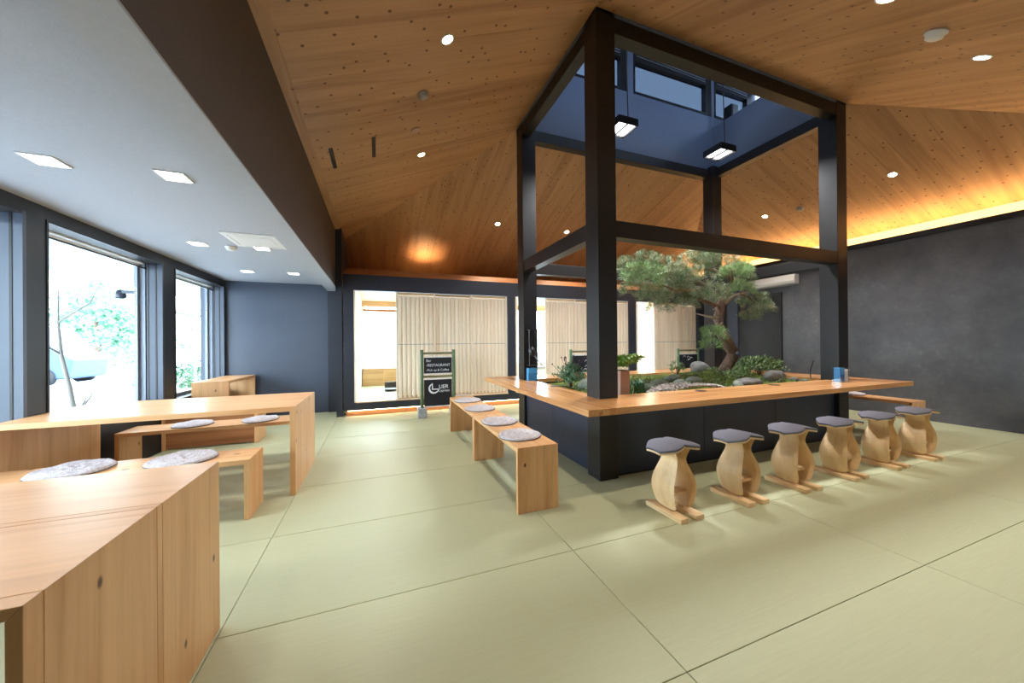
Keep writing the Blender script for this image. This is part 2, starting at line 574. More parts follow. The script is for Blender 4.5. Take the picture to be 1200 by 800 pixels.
# ------------------------------------------------------------------ sloped timber ceiling
AX0, AX1, AY0, AY1, AZ = 1.84, 5.58, 2.66, 4.6, 4.25
SLL, SLB, SLF, SLR = 0.42, 0.37, 0.477, 0.42
XBM, XRC = -0.679, 8.25
zL = lambda x, y: AZ - SLL * (AX0 - x)
zB = lambda x, y: AZ - SLB * (y - AY1)
zF = lambda x, y: AZ - SLF * (AY0 - y)
zR = lambda x, y: AZ - SLR * (x - AX1)
yLB = AY1 + (AX0 - XBM) * SLL / SLB
yLF = AY0 - (AX0 - XBM) * SLL / SLF
yRB = AY1 + (XRC - AX1) * SLR / SLB
yRF = AY0 - (XRC - AX1) * SLR / SLF
YFE, YBE = -1.1, 8.32
ceiling = thing('ceiling', 'hipped ceiling of knotty orange brown boards rising to the light well', 'ceiling', kind='structure')


def clip(poly, ax, lo, hi):
    for sgn, lim in ((1, lo), (-1, hi)):
        out = []
        n = len(poly)
        for i in range(n):
            a, b = poly[i], poly[(i + 1) % n]
            da, db = sgn * (a[ax] - lim), sgn * (b[ax] - lim)
            if da >= 0:
                out.append(a)
            if (da >= 0) != (db >= 0):
                t = da / (da - db)
                out.append((a[0] + (b[0] - a[0]) * t, a[1] + (b[1] - a[1]) * t))
        poly = out
        if len(poly) < 3:
            return []
    return poly


def slope(poly, zf, ax, mat):
    back = MB()
    back.prism([(x, y, zf(x, y) + 0.02) for x, y in poly], (0, 0, 0.10))
    s = back.build('roof_slope', mat, ceiling)
    lo, hi = min(p[ax] for p in poly), max(p[ax] for p in poly)
    w = 0.21
    k = lo
    while k < hi - 0.01:
        q = clip(poly, ax, k + 0.0004, min(k + w, hi) - 0.0004)
        k += w
        if not q:
            continue
        MB().prism([(x, y, zf(x, y)) for x, y in q], (0, 0, 0.025)).build('ceiling_board', mat, s)
    return s


slope([(AX0, AY0), (AX0, AY1), (XBM + 0.08, yLB - 0.08 * SLL / SLB), (XBM + 0.08, yLF + 0.08 * SLL / SLF)], zL, 1, M['ceil_x'])
slope([(AX0, AY1), (AX1, AY1), (XRC, yRB), (XRC, YBE), (XBM, YBE), (XBM, yLB)], zB, 0, M['ceil_y'])
slope([(AX0, AY0), (AX1, AY0), (XRC, yRF), (XRC, YFE), (XBM, YFE), (XBM, yLF)], zF, 0, M['ceil_y'])
slope([(AX1, AY0), (AX1, AY1), (XRC, yRB), (XRC, yRF)], zR, 1, M['ceil_x'])
mb = MB()
zt = zL(XBM + 0.08, 0)
mb.prism([(XBM - 0.019, yLF, zt - 0.034), (XBM + 0.082, yLF, zt - 0.012), (XBM + 0.082, yLB, zt - 0.012), (XBM - 0.019, yLB, zt - 0.034)], (0, 0, 0.09))
structure('trim_1', mb, M['ceil_y'], 'narrow wooden border board between the dark beam and sloped ceiling', 'trim')
# mitre lines along the hips
# low ceiling over the window bay and the dark beam
structure('ceiling', box(-2.7, -0.83, YB - 0.1, YF + 0.05, 2.33, 2.42), M['ceilwhite'],
          'flat pale grey ceiling over the tables by the windows', 'ceiling')
structure('ceiling', box(-0.83, 8.4, YB - 0.1, YFE + 0.02, 2.43, 2.5), M['ceilwhite'],
          'flat low ceiling behind the camera at the entrance', 'ceiling')
mb = MB().box(-0.864, XBM, YB, YF, 2.225, 3.19).box(-0.864, XBM - 0.02, YB, 8.3, 3.19, 3.5)  # second box: unseen cap added to stop sky light leaking above the beam
structure('trim_2', mb, M['beam'], 'deep dark brown beam running along the grey ceiling edge', 'beam')
mb = box(-0.866, XBM + 0.001, YB, YF, 2.213, 2.225)
structure('trim_3', mb, M['ceilwhite'], 'pale grey underside board of the dark brown beam', 'beam')

# ------------------------------------------------------------------ walls
structure('wall_back', box(-2.75, -0.58, YF, YF + 0.1, 0, 3.5), M['blue'], 'blue grey end wall beside the far window', 'wall')
structure('trim_4', box(-0.868, -0.60, YF - 0.05, YF, 0, 2.213), M['bluedk'], 'dark upright pilaster carrying the far end of the brown beam', 'pilaster')
structure('wall_right', box(XR, XR + 0.12, YB, 6.72, 0, 2.83), M['plaster'], 'dark grey trowelled plaster wall behind the stools', 'wall')
structure('wall_right', box(XRC, XRC + 0.1, YB, 9.9, 2.4, 3.6), M['whitewall'], 'upper back of the lit cove above the plaster wall', 'wall')
structure('trim_5', box(XR - 0.05, XR + 0.03, YB, 8.2, 2.83, 2.905), M['black'], 'thin black ledge along the top of plaster wall', 'ledge')
structure('trim_6', MB().box(XR + 0.031, XRC, YB, 8.2, 2.83, 2.86).box(8.0, XRC, YB, 8.2, 2.861, 2.929), M['whitewall'], 'shelf inside the lit cove above plaster wall', 'ledge')
structure('trim_7', box(XR - 0.05, XR, 4.08, 6.59, 2.575, 2.829), M['purple'], 'dark purple grey lintel band above the far doorway', 'lintel')
structure('trim_8', box(XR - 0.05, XR, 5.76, 6.02, 0, 2.573), M['blue'], 'blue grey pilaster between the two dark doors', 'pilaster')
structure('wall_right', box(XR - 0.018, XR, 6.42, 6.595, 0, 2.573), M['blue'], 'blue grey wall strip beside the last slatted door', 'wall')
structure('wall_front', box(-2.75, 8.4, YB - 0.12, YB, 0, 0.3), M['blue'], 'low sill wall behind the camera', 'wall')
structure('wall_front', box(-2.75, 6.8, YB - 0.12, YB, 0.3, 2.5), M['blue'], 'blue grey wall pier behind the camera', 'wall')
structure('wall_front', box(7.4, 8.4, YB - 0.12, YB, 0.3, 2.5), M['blue'], 'blue grey wall pier behind the camera near plaster wall', 'wall')
structure('wall_front', box(-0.9, 8.4, YFE - 0.08, YFE, 2.43, 2.62), M['blue'], 'upstand between the sloped and flat ceiling behind the camera', 'wall')

# doors in the right wall
d = tag(thing('door_1', '', ''), 'dark flush door with transom in the plaster wall beyond the tree', 'door', kind='structure')
box(XR - 0.03, XR, 4.86, 5.74, 0, 1.84).build('leaf', M['blackplastic'], d)
box(XR - 0.03, XR, 4.86, 5.74, 1.88, 2.2).build('transom', M['blackplastic'], d)
box(XR - 0.045, XR, 4.82, 4.858, 0, 2.24).build('jamb', M['char'], d)
box(XR - 0.045, XR, 4.86, 5.74, 2.202, 2.24).build('head', M['char'], d)
box(XR - 0.045, XR, 4.86, 5.74, 1.842, 1.878).build('rail', M['char'], d)
d = tag(thing('door_2', '', ''), 'narrow black door with steel handle behind the tree trunk', 'door', kind='structure')
box(XR - 0.03, XR, 6.03, 6.41, 0, 2.2).build('leaf', M['blackplastic'], d)
MB().tube([(XR - 0.032, 6.36, 0.95), (XR - 0.09, 6.36, 0.95), (XR - 0.09, 6.24, 0.95)], 0.011).build('handle', M['alu'], d)

# ------------------------------------------------------------------ window wall on the left
WX = -2.66
structure('wall_left', box(WX, XL, YB, YF, 0, 0.56), M['char'], 'dark low wall under the windows', 'wall')
structure('wall_left', box(WX, XL, YB, YF, 2.235, 2.33), M['char'], 'black header beam above the windows', 'beam')
piers = [(-2.6, 0.9), (0.95, 1.7), (3.66, 3.83), (5.42, 5.67), (7.2, 7.25)]
for a, b in piers:
    structure('wall_left', box(WX, XL, a, b, 0.56, 2.235), M['char'],
              'black pier between windows, from %s' % {-2.6: 'the entrance corner', 0.95: 'beside the camera', 3.66: 'the near end of the big window', 5.42: 'between the two windows in view', 7.2: 'the far corner'}[a], 'pier')
names = ['slit window beside the camera', 'window at the left edge with blue grey reveal',
         'wide window beside the second table with terrace view', 'far window with a pipe gate and shrubs outside']
for n in range(len(piers) - 1):
    y0, y1 = piers[n][1], piers[n + 1][0]
    w = tag(thing('window_%d' % (n + 1), '', '', (WX, (y0 + y1) / 2, 0.56)), names[n], 'window', kind='structure')
    z0, z1 = 0.56, 2.235
    # painted reveal boards
    box(WX + 0.11, XL + 0.006, y1 - 0.03, y1 - 0.001, z0, z1).build('reveal', M['blue'], w)
    box(WX + 0.11, XL + 0.006, y0 + 0.001, y0 + 0.02, z0, z1).build('reveal', M['char'], w)
    box(WX + 0.11, XL + 0.006, y0 + 0.02, y1 - 0.03, z1 - 0.02, z1 - 0.001).build('reveal', M['char'], w)
    box(WX + 0.19, WX + 0.204, y1 - 0.034, y1 - 0.0305, z0, z1 - 0.021).build('reveal_groove', M['black'], w)
    box(WX + 0.12, WX + 0.132, y1 - 0.034, y1 - 0.0305, z0, z1 - 0.021).build('reveal_groove', M['black'], w)
    # outer frame
    box(WX, WX + 0.10, y0, y0 + 0.035, z0, z1).build('frame', M['alu'], w)
    box(WX, WX + 0.10, y1 - 0.035, y1, z0, z1).build('frame', M['alu'], w)
    box(WX, WX + 0.10, y0 + 0.035, y1 - 0.035, z1 - 0.035, z1).build('frame', M['white'], w)
    box(WX, WX + 0.10, y0 + 0.035, y1 - 0.035, z0, z0 + 0.04).build('frame', M['alu'], w)
    # top track: dark and white lines
    box(WX + 0.102, WX + 0.108, y0 + 0.02, y1 - 0.03, z1 - 0.09, z1 - 0.075).build('track', M['char'], w)
    box(WX + 0.03, WX + 0.05, y0 + 0.035, y1 - 0.035, z1 - 0.07, z1 - 0.036).build('sash_rail', M['white'], w)
    box(WX + 0.03, WX + 0.05, y1 - 0.075, y1 - 0.036, z0 + 0.04, z1 - 0.07).build('sash_stile', M['alu'], w)
    box(WX + 0.037, WX + 0.043, y0 + 0.036, y1 - 0.076, z0 + 0.041, z1 - 0.071).build('pane', M['glass'], w)
# glazing behind the camera
w = tag(thing('window_6', '', '', (7, YB, 0.3)), 'glazed entrance behind the camera', 'window', kind='structure')
for k in range(3):
    a = 6.8 + k * 0.3
    box(a - (0 if k == 0 else 0.03), a + (0 if k == 2 else 0.03), YB - 0.1, YB - 0.02, 0.3, 2.43).build('mullion', M['char'], w)
box(6.83, 7.37, YB - 0.065, YB - 0.059, 0.3, 2.43).build('pane', M['glass'], w)

# ------------------------------------------------------------------ slatted screen rooms at the back
YS = 6.6
KS = YS / 6.85
sx = lambda v: v * KS
sz = lambda v: 1.25 + (v - 1.25) * KS
ZH0, ZH1, ZS = sz(2.205), sz(2.485), sz(0.20)   # header underside, header top, sill top
structure('trim_9', box(-0.56, XR, YS, YS + 0.12, ZH0, ZH1), M['bluedk'], 'dark blue header beam above the slatted doors', 'beam')
structure('trim_10', box(-0.56, XR, YS, YS + 0.12, 0.105, ZS), M['bluedk'], 'dark blue sill beam under the slatted doors', 'beam')
structure('trim_11', box(-0.53, XR, YS + 0.05, YS + 0.09, 0.0, 0.105), M['warmwood'], 'recessed brown kickboard under the dark sill', 'baseboard')
for a, b, t in ((-0.56, -0.395, 'left end of the slatted screens'), (sx(2.51), sx(2.68), 'first and second slatted bays'), (sx(5.59), sx(5.80), 'second and third slatted bays'), (7.52, XR, 'far corner beside the dark door')):
    structure('trim_12', box(a, b, YS, YS + 0.12, ZS, ZH0), M['bluedk'], 'dark blue post at the ' + t, 'post')
mb = MB()
mb.v = [(-0.58, YS + 0.002, ZH1 + 0.002), (XR, YS + 0.002, ZH1 + 0.002), (XR, YS + 0.12, ZH1 + 0.115), (-0.50, YS + 0.12, ZH1 + 0.115),
        (-0.58, YS + 0.03, ZH1 + 0.002), (XR, YS + 0.03, ZH1 + 0.002), (XR, YS + 0.145, ZH1 + 0.105), (-0.50, YS + 0.145, ZH1 + 0.105)]
mb.f = [(0, 1, 2, 3), (4, 7, 6, 5), (0, 4, 5, 1), (3, 2, 6, 7), (0, 3, 7, 4), (1, 5, 6, 2)]
structure('trim_13', mb, M['warmwood'], 'sloping brown cove board above the dark header', 'trim')
structure('wall_back', box(-0.68, 9.6, YBE - 0.02, YBE + 0.05, 2.38, 3.2), M['ceil_x'], 'timber wall closing the ceiling above the screen rooms', 'wall')
structure('ceiling', box(-0.58, 9.6, YS + 0.12, 9.85, 2.33, 2.38), M['slat_x'], 'pale wooden ceiling of the rooms behind the screens', 'ceiling')
structure('floor', box(-0.58, 9.6, YS + 0.12, 9.85, 0.05, 0.20), M['tatami'], 'raised tatami floor of the rooms behind the screens', 'floor')
structure('wall_left', box(-0.58, -0.40, YS + 0.121, 9.85, 0.2, 2.33), M['whitewall'], 'white side wall inside the first screen room', 'wall')
structure('wall_left', box(-0.68, -0.581, YS + 0.05, 9.85, 0.0, 3.4), M['bluedk'], 'dark outer side of the screen rooms', 'wall')
structure('wall_back', box(-0.58, 9.6, 9.72, 9.85, 0.2, 0.62), M['whitewall'], 'white dado under the window of the screen rooms', 'wall')
structure('wall_back', box(-0.58, 9.6, 9.72, 9.85, 2.2, 2.33), M['slat_x'], 'pale wood lintel over the window of the screen rooms', 'wall')
structure('wall_right', box(7.5, 9.6, 8.75, 8.85, 0.2, 2.33), M['pinkwall'], 'pinkish white partition inside the last screen room', 'wall')
w = tag(thing('window_7', '', '', (0, 9.75, 0.62)), 'long bright window at the back of the screen rooms', 'window', kind='structure')
for k, a in enumerate((-0.4, 1.4, 3.3, 5.2, 7.0, 9.5)):
    box(a, a + 0.06, 9.73, 9.80, 0.62, 2.2).build('mullion', M['slat'], w)
box(-0.34, 9.5, 9.762, 9.768, 0.62, 2.2).build('pane', M['glass'], w)

slat_me = {}


def slat_door(x0, x1, dy, label):
    y = YS + 0.03 + dy
    t = thing('slatted_sliding_door', label, 'door', (x0, y, 0.2), 'slatted sliding doors')
    x0, x1 = x0 * KS, x1 * KS
    t.location.x = x0
    w = x1 - x0
    z0, z1 = ZS + 0.005, ZH0 - 0.005
    box(x0 + 0.035, x1 - 0.035, y + 0.016, y + 0.026, z0 + 0.05, z1 - 0.05).build('backing', M['slat'], t)
    box(x0, x0 + 0.034, y, y + 0.03, z0, z1).build('stile', M['slat'], t)
    box(x1 - 0.034, x1, y, y + 0.03, z0, z1).build('stile', M['slat'], t)
    box(x0 + 0.035, x1 - 0.035, y, y + 0.03, z1 - 0.045, z1).build('rail', M['slat_x'], t)
    box(x0 + 0.035, x1 - 0.035, y, y + 0.03, z0, z0 + 0.06).build('rail', M['slat_x'], t)
    n = max(3, round((w - 0.07) / 0.076))
    p = (w - 0.07) / n
    key = round(p, 3)
    for i in range(n):
        cx = x0 + 0.035 + (i + 0.5) * p
        if key not in slat_me:
            h = p * 0.5 - 0.006
            m2 = MB().prism([(-h, 0.0, 0), (-h, -0.008, 0), (-h * 0.55, -0.02, 0), (h * 0.55, -0.02, 0), (h, -0.008, 0), (h, 0.0, 0)], (0, 0, z1 - z0 - 0.108))
            o = m2.build('slat', M['slat'])
            slat_me[key] = o.data
        else:
            o = bpy.data.objects.new('slat', slat_me[key])
            COL.objects.link(o)
        o.parent = t
        o.location = (cx - x0, 0.0155, 0.0655)
    box(x0 + 0.036, x1 - 0.036, y - 0.008, y - 0.005, 1.224, 1.233).build('cross_line', M['greyplastic'], t)


for x0, x1, dy, lb in (
        (0.30, 1.03, 0.0, 'pale slatted door just right of the open white room'),
        (1.0, 1.77, 0.045, 'pale slatted door directly behind the bamboo sign with logo'),
        (1.74, 2.505, 0.0, 'pale slatted door at the right end of the first bay'),
        (3.39, 4.15, 0.0, 'pale slatted door seen between the two left frame posts'),
        (4.12, 4.88, 0.045, 'pale slatted door mostly hidden behind the near frame post'),
        (4.85, 5.585, 0.0, 'pale slatted door just right of the near frame post'),
        (6.38, 7.20, 0.0, 'tan slatted door under the left branches of the pine'),
        (7.18, 7.80, 0.045, 'narrow slatted door at the far corner behind the pine trunk')):
    slat_door(x0, x1, dy, lb)
# frame of the open bay
for a, lb in ((-0.395, 'first'), (sx(2.68), 'second'), (sx(5.80), 'third')):
    structure('trim_14', box(a, a + 0.03, YS - 0.01, YS + 0.13, ZS, ZH0 - 0.001), M['slat'], 'pale wood jamb lining the opening of the %s slatted bay' % lb, 'jamb')
for a, b, lb in ((-0.365, sx(2.509), 'first'), (sx(2.71), sx(5.589), 'second'), (sx(5.83), 7.519, 'third')):
    structure('trim_15', box(a, b, YS - 0.008, YS + 0.02, ZS - 0.014, ZS + 0.004), M['slat_x'], 'pale wood threshold under the %s slatted bay' % lb, 'threshold')
# things inside the screen rooms
t = thing('low_cabinet', 'low tan wooden cabinet under the bright window of the open room', 'cabinet', (0.1, 9.5, 0.2))
box(-0.38, 1.1, 9.42, 9.70, 0.2, 0.60).build('body', M['tanwood'], t)
box(-0.385, 1.105, 9.40, 9.705, 0.60, 0.625).build('top', M['tanwood'], t)
for k in range(3):
    box(-0.37 + k * 0.49, 0.1 + k * 0.49, 9.408, 9.42, 0.23, 0.58).build('door', M['tanwood'], t)
t = thing('roller_blind', 'rolled up blind on a wooden rod across the bright window', 'blind', (0, 9.6, 2.1))
MB().tube([(-0.36, 9.62, 2.09), (1.2, 9.62, 2.09)], 0.035).build('roll', M['warmwood'], t)
for x in (-0.25, 0.42):
    box(x, x + 0.02, 9.60, 9.64, 2.12, 2.2).build('bracket', M['warmwood'], t)
t = thing('floor_chair', 'black legless floor chair on the tatami of the open room', 'chair', (0.25, 8.1, 0.2))
mbx = box(0.12, 0.62, 8.1, 8.5, 0.21, 0.25)
mbx.build('seat', M['blackplastic'], t, bevel=0.01)
MB().prism([(0.12, 8.45, 0.25), (0.12, 8.5, 0.25), (0.12, 8.62, 0.36), (0.12, 8.57, 0.36)], (0.5, 0, 0)).build('backrest', M['blackplastic'], t)
t = thing('low_table', 'low wooden table in the open third room', 'table', (6.5, 7.4, 0.2))
box(6.15, 6.95, 7.25, 7.65, 0.42, 0.46).build('tabletop', M['warmwood'], t)
for x in (6.2, 6.86):
    for y in (7.28, 7.58):
        box(x, x + 0.04, y, y + 0.04, 0.2, 0.42).build('leg', M['warmwood'], t)
t = thing('wooden_bench', 'greyish low bench behind the second bay opening', 'bench', (3.3, 7.4, 0.2))
box(3.1, 3.9, 7.3, 7.6, 0.62, 0.69).build('top', M['greyplastic'], t)
for x in (3.12, 3.8):
    box(x, x + 0.06, 7.32, 7.58, 0.2, 0.62).build('leg', M['greyplastic'], t)

for k, (x, lb) in enumerate(((1.2, 'first'), (3.9, 'second'), (6.6, 'third'))):  # lamps added to brighten the screen rooms and their partition
    t = thing('room_fill_lamp', 'added flat round fill lamp inside the %s screen room' % lb, 'ceiling light', (x, 7.9, 2.33), 'added screen room fill lamps')
    MB().lathe([(0.2, 0.0), (0.2, -0.03), (0.17, -0.035)], (x, 7.9, 2.33), (0, 0, 1), 24).build('rim', M['white'], t)
    MB().lathe([(0.165, -0.0352), (0.165, -0.038)], (x, 7.9, 2.33), (0, 0, 1), 24).build('diffuser', M['roomfill'], t)

# ------------------------------------------------------------------ light well above the island
structure('skylight_shaft', box(AX0, AX1, AY1 - 0.1, AY1, 4.21, 5.17), M['shaft'], 'blue grey back wall of the light well', 'wall')
structure('skylight_shaft', box(AX1 - 0.09, AX1, AY0 + 0.1, AY1 - 0.101, 4.21, 4.97), M['shaft'], 'blue grey right wall of the light well', 'wall')
structure('skylight_shaft', box(AX0, AX0 + 0.09, AY0 + 0.1, AY1 - 0.101, 4.21, 4.97), M['shaft'], 'blue grey left wall of the light well', 'wall')
structure('skylight_shaft', box(AX0, AX1, AY0, AY0 + 0.09, 4.225, 4.97), M['shaft'], 'blue grey front wall of the light well', 'wall')
CX0, CX1, CY0 = 1.0, 6.6, 1.9
structure('skylight_shaft', MB().box(CX0, CX1, CY0, AY0, 4.9, 4.97).box(CX0, AX0, AY0, AY1, 4.9, 4.97).box(AX1, CX1, AY0, AY1 - 0.1, 4.9, 4.97), M['shaft'],
          'ledge around the top of the light well', 'ledge')
structure('skylight_shaft', box(CX0 - 0.1, CX1 + 0.1, CY0 - 0.1, AY1 + 0.1, 6.0, 6.1), M['ceilwhite'], 'flat roof over the clerestory windows', 'roof')
wz0, wz1 = 5.17, 5.84
w = MB().box(CX0, CX1, AY1 - 0.1, AY1, wz1, 6.0)
w.box(CX0, AX0, AY1 - 0.1, AY1, 4.9, wz0).box(AX1, CX1, AY1 - 0.1, AY1, 4.97, wz0)
bx = [(CX0, 1.12), (2.02, 2.14), (3.68, 3.80), (5.47, 5.55), (6.5, CX1)]
for a, b in bx:
    w.box(a, b, AY1 - 0.1, AY1, wz0, wz1)
structure('skylight_shaft', w, M['shaft'], 'blue grey clerestory wall around the high windows', 'wall')
cl = ['hidden behind the near post', 'partly behind the near post', 'wide one in the middle', 'behind the black speaker']
for i in range(4):
    x0, x1 = bx[i][1], bx[i + 1][0]
    t = tag(thing('window_%d' % (8 + i), '', '', (x0, AY1, wz0)), 'high tinted clerestory window, %s' % cl[i], 'window', kind='structure')
    y0, y1 = AY1 - 0.11, AY1 - 0.02
    box(x0, x1, y0, y1, wz0, wz0 + 0.035).build('frame', M['black'], t)
    box(x0, x1, y0, y1, wz1 - 0.05, wz1).build('frame', M['black'], t)
    box(x0, x0 + 0.03, y0, y1, wz0 + 0.035, wz1 - 0.05).build('frame', M['black'], t)
    box(x1 - 0.13, x1, y0, y1, wz0 + 0.035, wz1 - 0.05).build('frame', M['black'], t)
    box(x0 + 0.03, x1 - 0.13, y0, y1, 5.68, wz1 - 0.05).build('sash_rail', M['char'], t)
    box(x0 + 0.03, x1 - 0.13, y0 + 0.06, y0 + 0.066, wz0 + 0.035, 5.68).build('pane', M['glassblue'], t)
    for k in range(2):
        zz = 5.72 + k * 0.04
        MB().tube([(x0 + 0.05, y0 - 0.015, zz + 0.04), (x1 - 0.15, y0 - 0.015, zz)], 0.006, 6).build('opener_rod', M['alu'], t)
    MB().tube([(x1 - 0.02, y0 - 0.03, 5.84), (x1 - 0.02, y0 - 0.03, 4.98)], 0.008, 6).build('pull_cord', M['alu'], t)
# other clerestory sides: glazed
for nm, xa, xb, ya, yb in (('window_12', CX0, CX0 + 0.02, CY0, AY1 - 0.1), ('window_13', CX1 - 0.02, CX1, CY0, AY1 - 0.1), ('window_14', CX0 + 0.02, CX1 - 0.02, CY0, CY0 + 0.02)):
    lab = {'window_12': 'left', 'window_13': 'right', 'window_14': 'front'}[nm]
    t = tag(thing(nm, '', '', (xa, ya, 4.97)), 'clerestory glazing on the %s side of the light well' % lab, 'window', kind='structure')
    box(xa, xb, ya, yb, 4.97, 5.2).build('frame', M['shaft'], t)
    box(xa, xb, ya, yb, 5.84, 6.0).build('frame', M['shaft'], t)
    dx, dy = (xb - xa), (yb - ya)
    if dx < dy:
        box(xa + 0.007, xa + 0.013, ya, yb, 5.2, 5.84).build('pane', M['glassgrey'], t)
    else:
        box(xa, xb, ya + 0.007, ya + 0.013, 5.2, 5.84).build('pane', M['glassgrey'], t)
structure('trim_16', box(AX0 + 0.2, AX1 - 0.2, AY0 + 0.125, AY0 + 0.145, 4.10, 4.125), M['rail'], 'thin pale batten behind the top front beam', 'stripe')  # narrow pale strip along the back of the beam
t = thing('wall_speaker', 'black box speaker on the light well ledge before the end window', 'speaker', (5.8, 4.3, 4.97))
box(5.66, 5.83, 4.26, 4.42, 4.972, 5.30).build('cabinet', M['blackplastic'], t, bevel=0.01)
box(5.68, 5.81, 4.252, 4.26, 4.99, 5.28).build('grille', M['char'], t)

# ------------------------------------------------------------------ black timber frame around the island
fr = thing('timber_frame', 'black timber frame of four posts and tie beams around the counter', 'frame', (3.71, 3.63, 0))
P = 0.2
for x in (AX0, AX1 - P):
    for y in (AY0, AY1 - P):
        po = box(x, x + P, y, y + P, 0, 4.255).build('post', M['black'], fr, bevel=0.004)
for z0, z1, w in ((4.07, 4.215, 0.12), (2.205, 2.357, 0.12)):
    for y in (AY0 + 0.004, AY1 - w - 0.004):
        box(AX0 + P, AX1 - P, y, y + w, z0, z1).build('beam', M['black'], fr, bevel=0.003)
    for x in (AX0 + 0.004, AX1 - w - 0.004):
        box(x, x + w, AY0 + P, AY1 - P, z0, z1).build('beam', M['black'], fr, bevel=0.003)

# ------------------------------------------------------------------ island counter
ct = thing('island_counter', 'square island counter with striped wooden top and navy panels', 'counter', (3.71, 3.63, 0))
ZT, TH = 0.736, 0.05
OX0, OX1, OY0, OY1 = 1.46, 6.03, 2.25, 5.01


def boards(n, a0, a1, b0, b1, along):
    s = (a1 - a0) / n
    for i in range(n):
        p, q = a0 + i * s + 0.0004, a0 + (i + 1) * s - 0.0004
        if along == 'Y':
            box(p, q, b0, b1, ZT - TH, ZT).build('counter_board', M['top_y'], ct, origin=((p + q) / 2, (b0 + b1) / 2, ZT))
        else:
            box(b0, b1, p, q, ZT - TH, ZT).build('counter_board', M['top_x'], ct, origin=((b0 + b1) / 2, (p + q) / 2, ZT))


boards(6, OX0, AX0 - 0.002, OY0, OY1, 'Y')
boards(6, OY0, AY0 - 0.002, AX0 + 0.0, OX1, 'X')
boards(6, AX1 + 0.002, OX1, AY0, OY1, 'Y')
boards(6, AY1 + 0.002, OY1, AX0, AX1, 'X')
boards(2, AY0 + 0.0, AY0 + 0.135, AX0 + P + 0.002, AX1 - P - 0.002, 'X')
boards(2, AX0, AX0 + 0.1, AY0 + P + 0.002, AY1 - P - 0.002, 'Y')
boards(2, AY1 - 0.135, AY1, AX0 + P + 0.002, AX1 - P - 0.002, 'X')
boards(2, AX1 - 0.1, AX1, AY0 + P + 0.002, AY1 - P - 0.002, 'Y')
for i in range(3):
    a, b = AX0 + P + 0.002, AX1 - P - 0.002
    s = (b - a) / 3
    box(a + i * s + 0.003, a + (i + 1) * s - 0.003, AY0 + 0.05, AY0 + 0.08, 0.02, ZT - TH).build('base_panel', M['counterbase'], ct)
    box(a + i * s + 0.003, a + (i + 1) * s - 0.003, AY1 - 0.08, AY1 - 0.05, 0.02, ZT - TH).build('base_panel', M['counterbase'], ct)
for i in range(2):
    a, b = AY0 + P + 0.002, AY1 - P - 0.002
    s = (b - a) / 2
    for x in (AX0 + 0.03, AX1 - 0.06):
        box(x, x + 0.03, a + i * s + 0.002, a + (i + 1) * s - 0.002, 0.02, ZT - TH).build('base_panel', M['counterbase'], ct)
box(AX0 + 0.06, AX1 - 0.06, AY0 + 0.08, AY1 - 0.08, 0.0, 0.02).build('plinth', M['black'], ct)
box(AX0 + 0.205, AX1 - 0.205, AY0 + 0.048, AY0 + 0.05, 0.0, 0.02).build('plinth', M['black'], ct)
box(AX0 + 0.1, AX0 + 0.106, AY0 + P, AY1 - P, 0.5, ZT - TH).build('liner', M['black'], ct)
for nm, (x, y) in zip(('front', 'front', 'left'), ((3.09, 2.69), (4.23, 2.70), (1.90, 3.64))):
    r = [(0.055, 0.0), (0.055, 0.003), (0.045, 0.004)] if nm == 'front' else [(0.05, 0), (0.05, 0.003), (0.04, 0.004)]
    MB().lathe(r, (x, y, ZT), seg=18).build('cable_grommet', M['blackplastic'], ct)

# ------------------------------------------------------------------ garden inside the counter
GX0, GX1, GY0, GY1 = AX0 + 0.108, AX1 - 0.108, AY0 + 0.14, AY1 - 0.14


def gz(x, y):
    h = 0.668
    for cx, cy, s, a in ((4.66, 3.72, 0.42, 0.10), (4.9, 3.4, 0.5, 0.04), (3.9, 3.9, 0.6, 0.04), (2.5, 3.8, 0.35, 0.03)):
        h += a * math.exp(-((x - cx) ** 2 + (y - cy) ** 2) / (2 * s * s))
    return h + 0.006 * math.sin(9 * x) * math.sin(11 * y)


mb = MB()
nx, ny = 90, 44
for j in range(ny + 1):
    for i in range(nx + 1):
        x, y = GX0 + (GX1 - GX0) * i / nx, GY0 + (GY1 - GY0) * j / ny
        mb.v.append((x, y, gz(x, y) + R.uniform(-0.004, 0.004)))
for j in range(ny):
    for i in range(nx):
        a = j * (nx + 1) + i
        mb.f.append((a, a + 1, a + nx + 2, a + nx + 1))
for i in range(4):
    pass
base = len(mb.v)
mb.v += [(GX0, GY0, 0.45), (GX1, GY0, 0.45), (GX1, GY1, 0.45), (GX0, GY1, 0.45)]
mb.f.append((base, base + 3, base + 2, base + 1))
mb.f.append(tuple([base, base + 1] + [i for i in range(nx, -1, -1)]))
mb.f.append(tuple([base + 2, base + 3] + [ny * (nx + 1) + i for i in range(0, nx + 1)]))
mb.f.append(tuple([base + 3, base] + [j * (nx + 1) for j in range(0, ny + 1)]))
mb.f.append(tuple([base + 1, base + 2] + [j * (nx + 1) + nx for j in range(ny, -1, -1)]))
tag(mb.build('moss_ground', M['moss'], smooth=True), 'mossy planted ground filling the middle of the counter', 'moss', kind='stuff')
mb = MB()
ico = bmesh.new()
bmesh.ops.create_icosphere(ico, subdivisions=1, radius=1.0)
iv = [tuple(v.co) for v in ico.verts]
iff = [tuple(v.index for v in f.verts) for f in ico.faces]
ico.free()
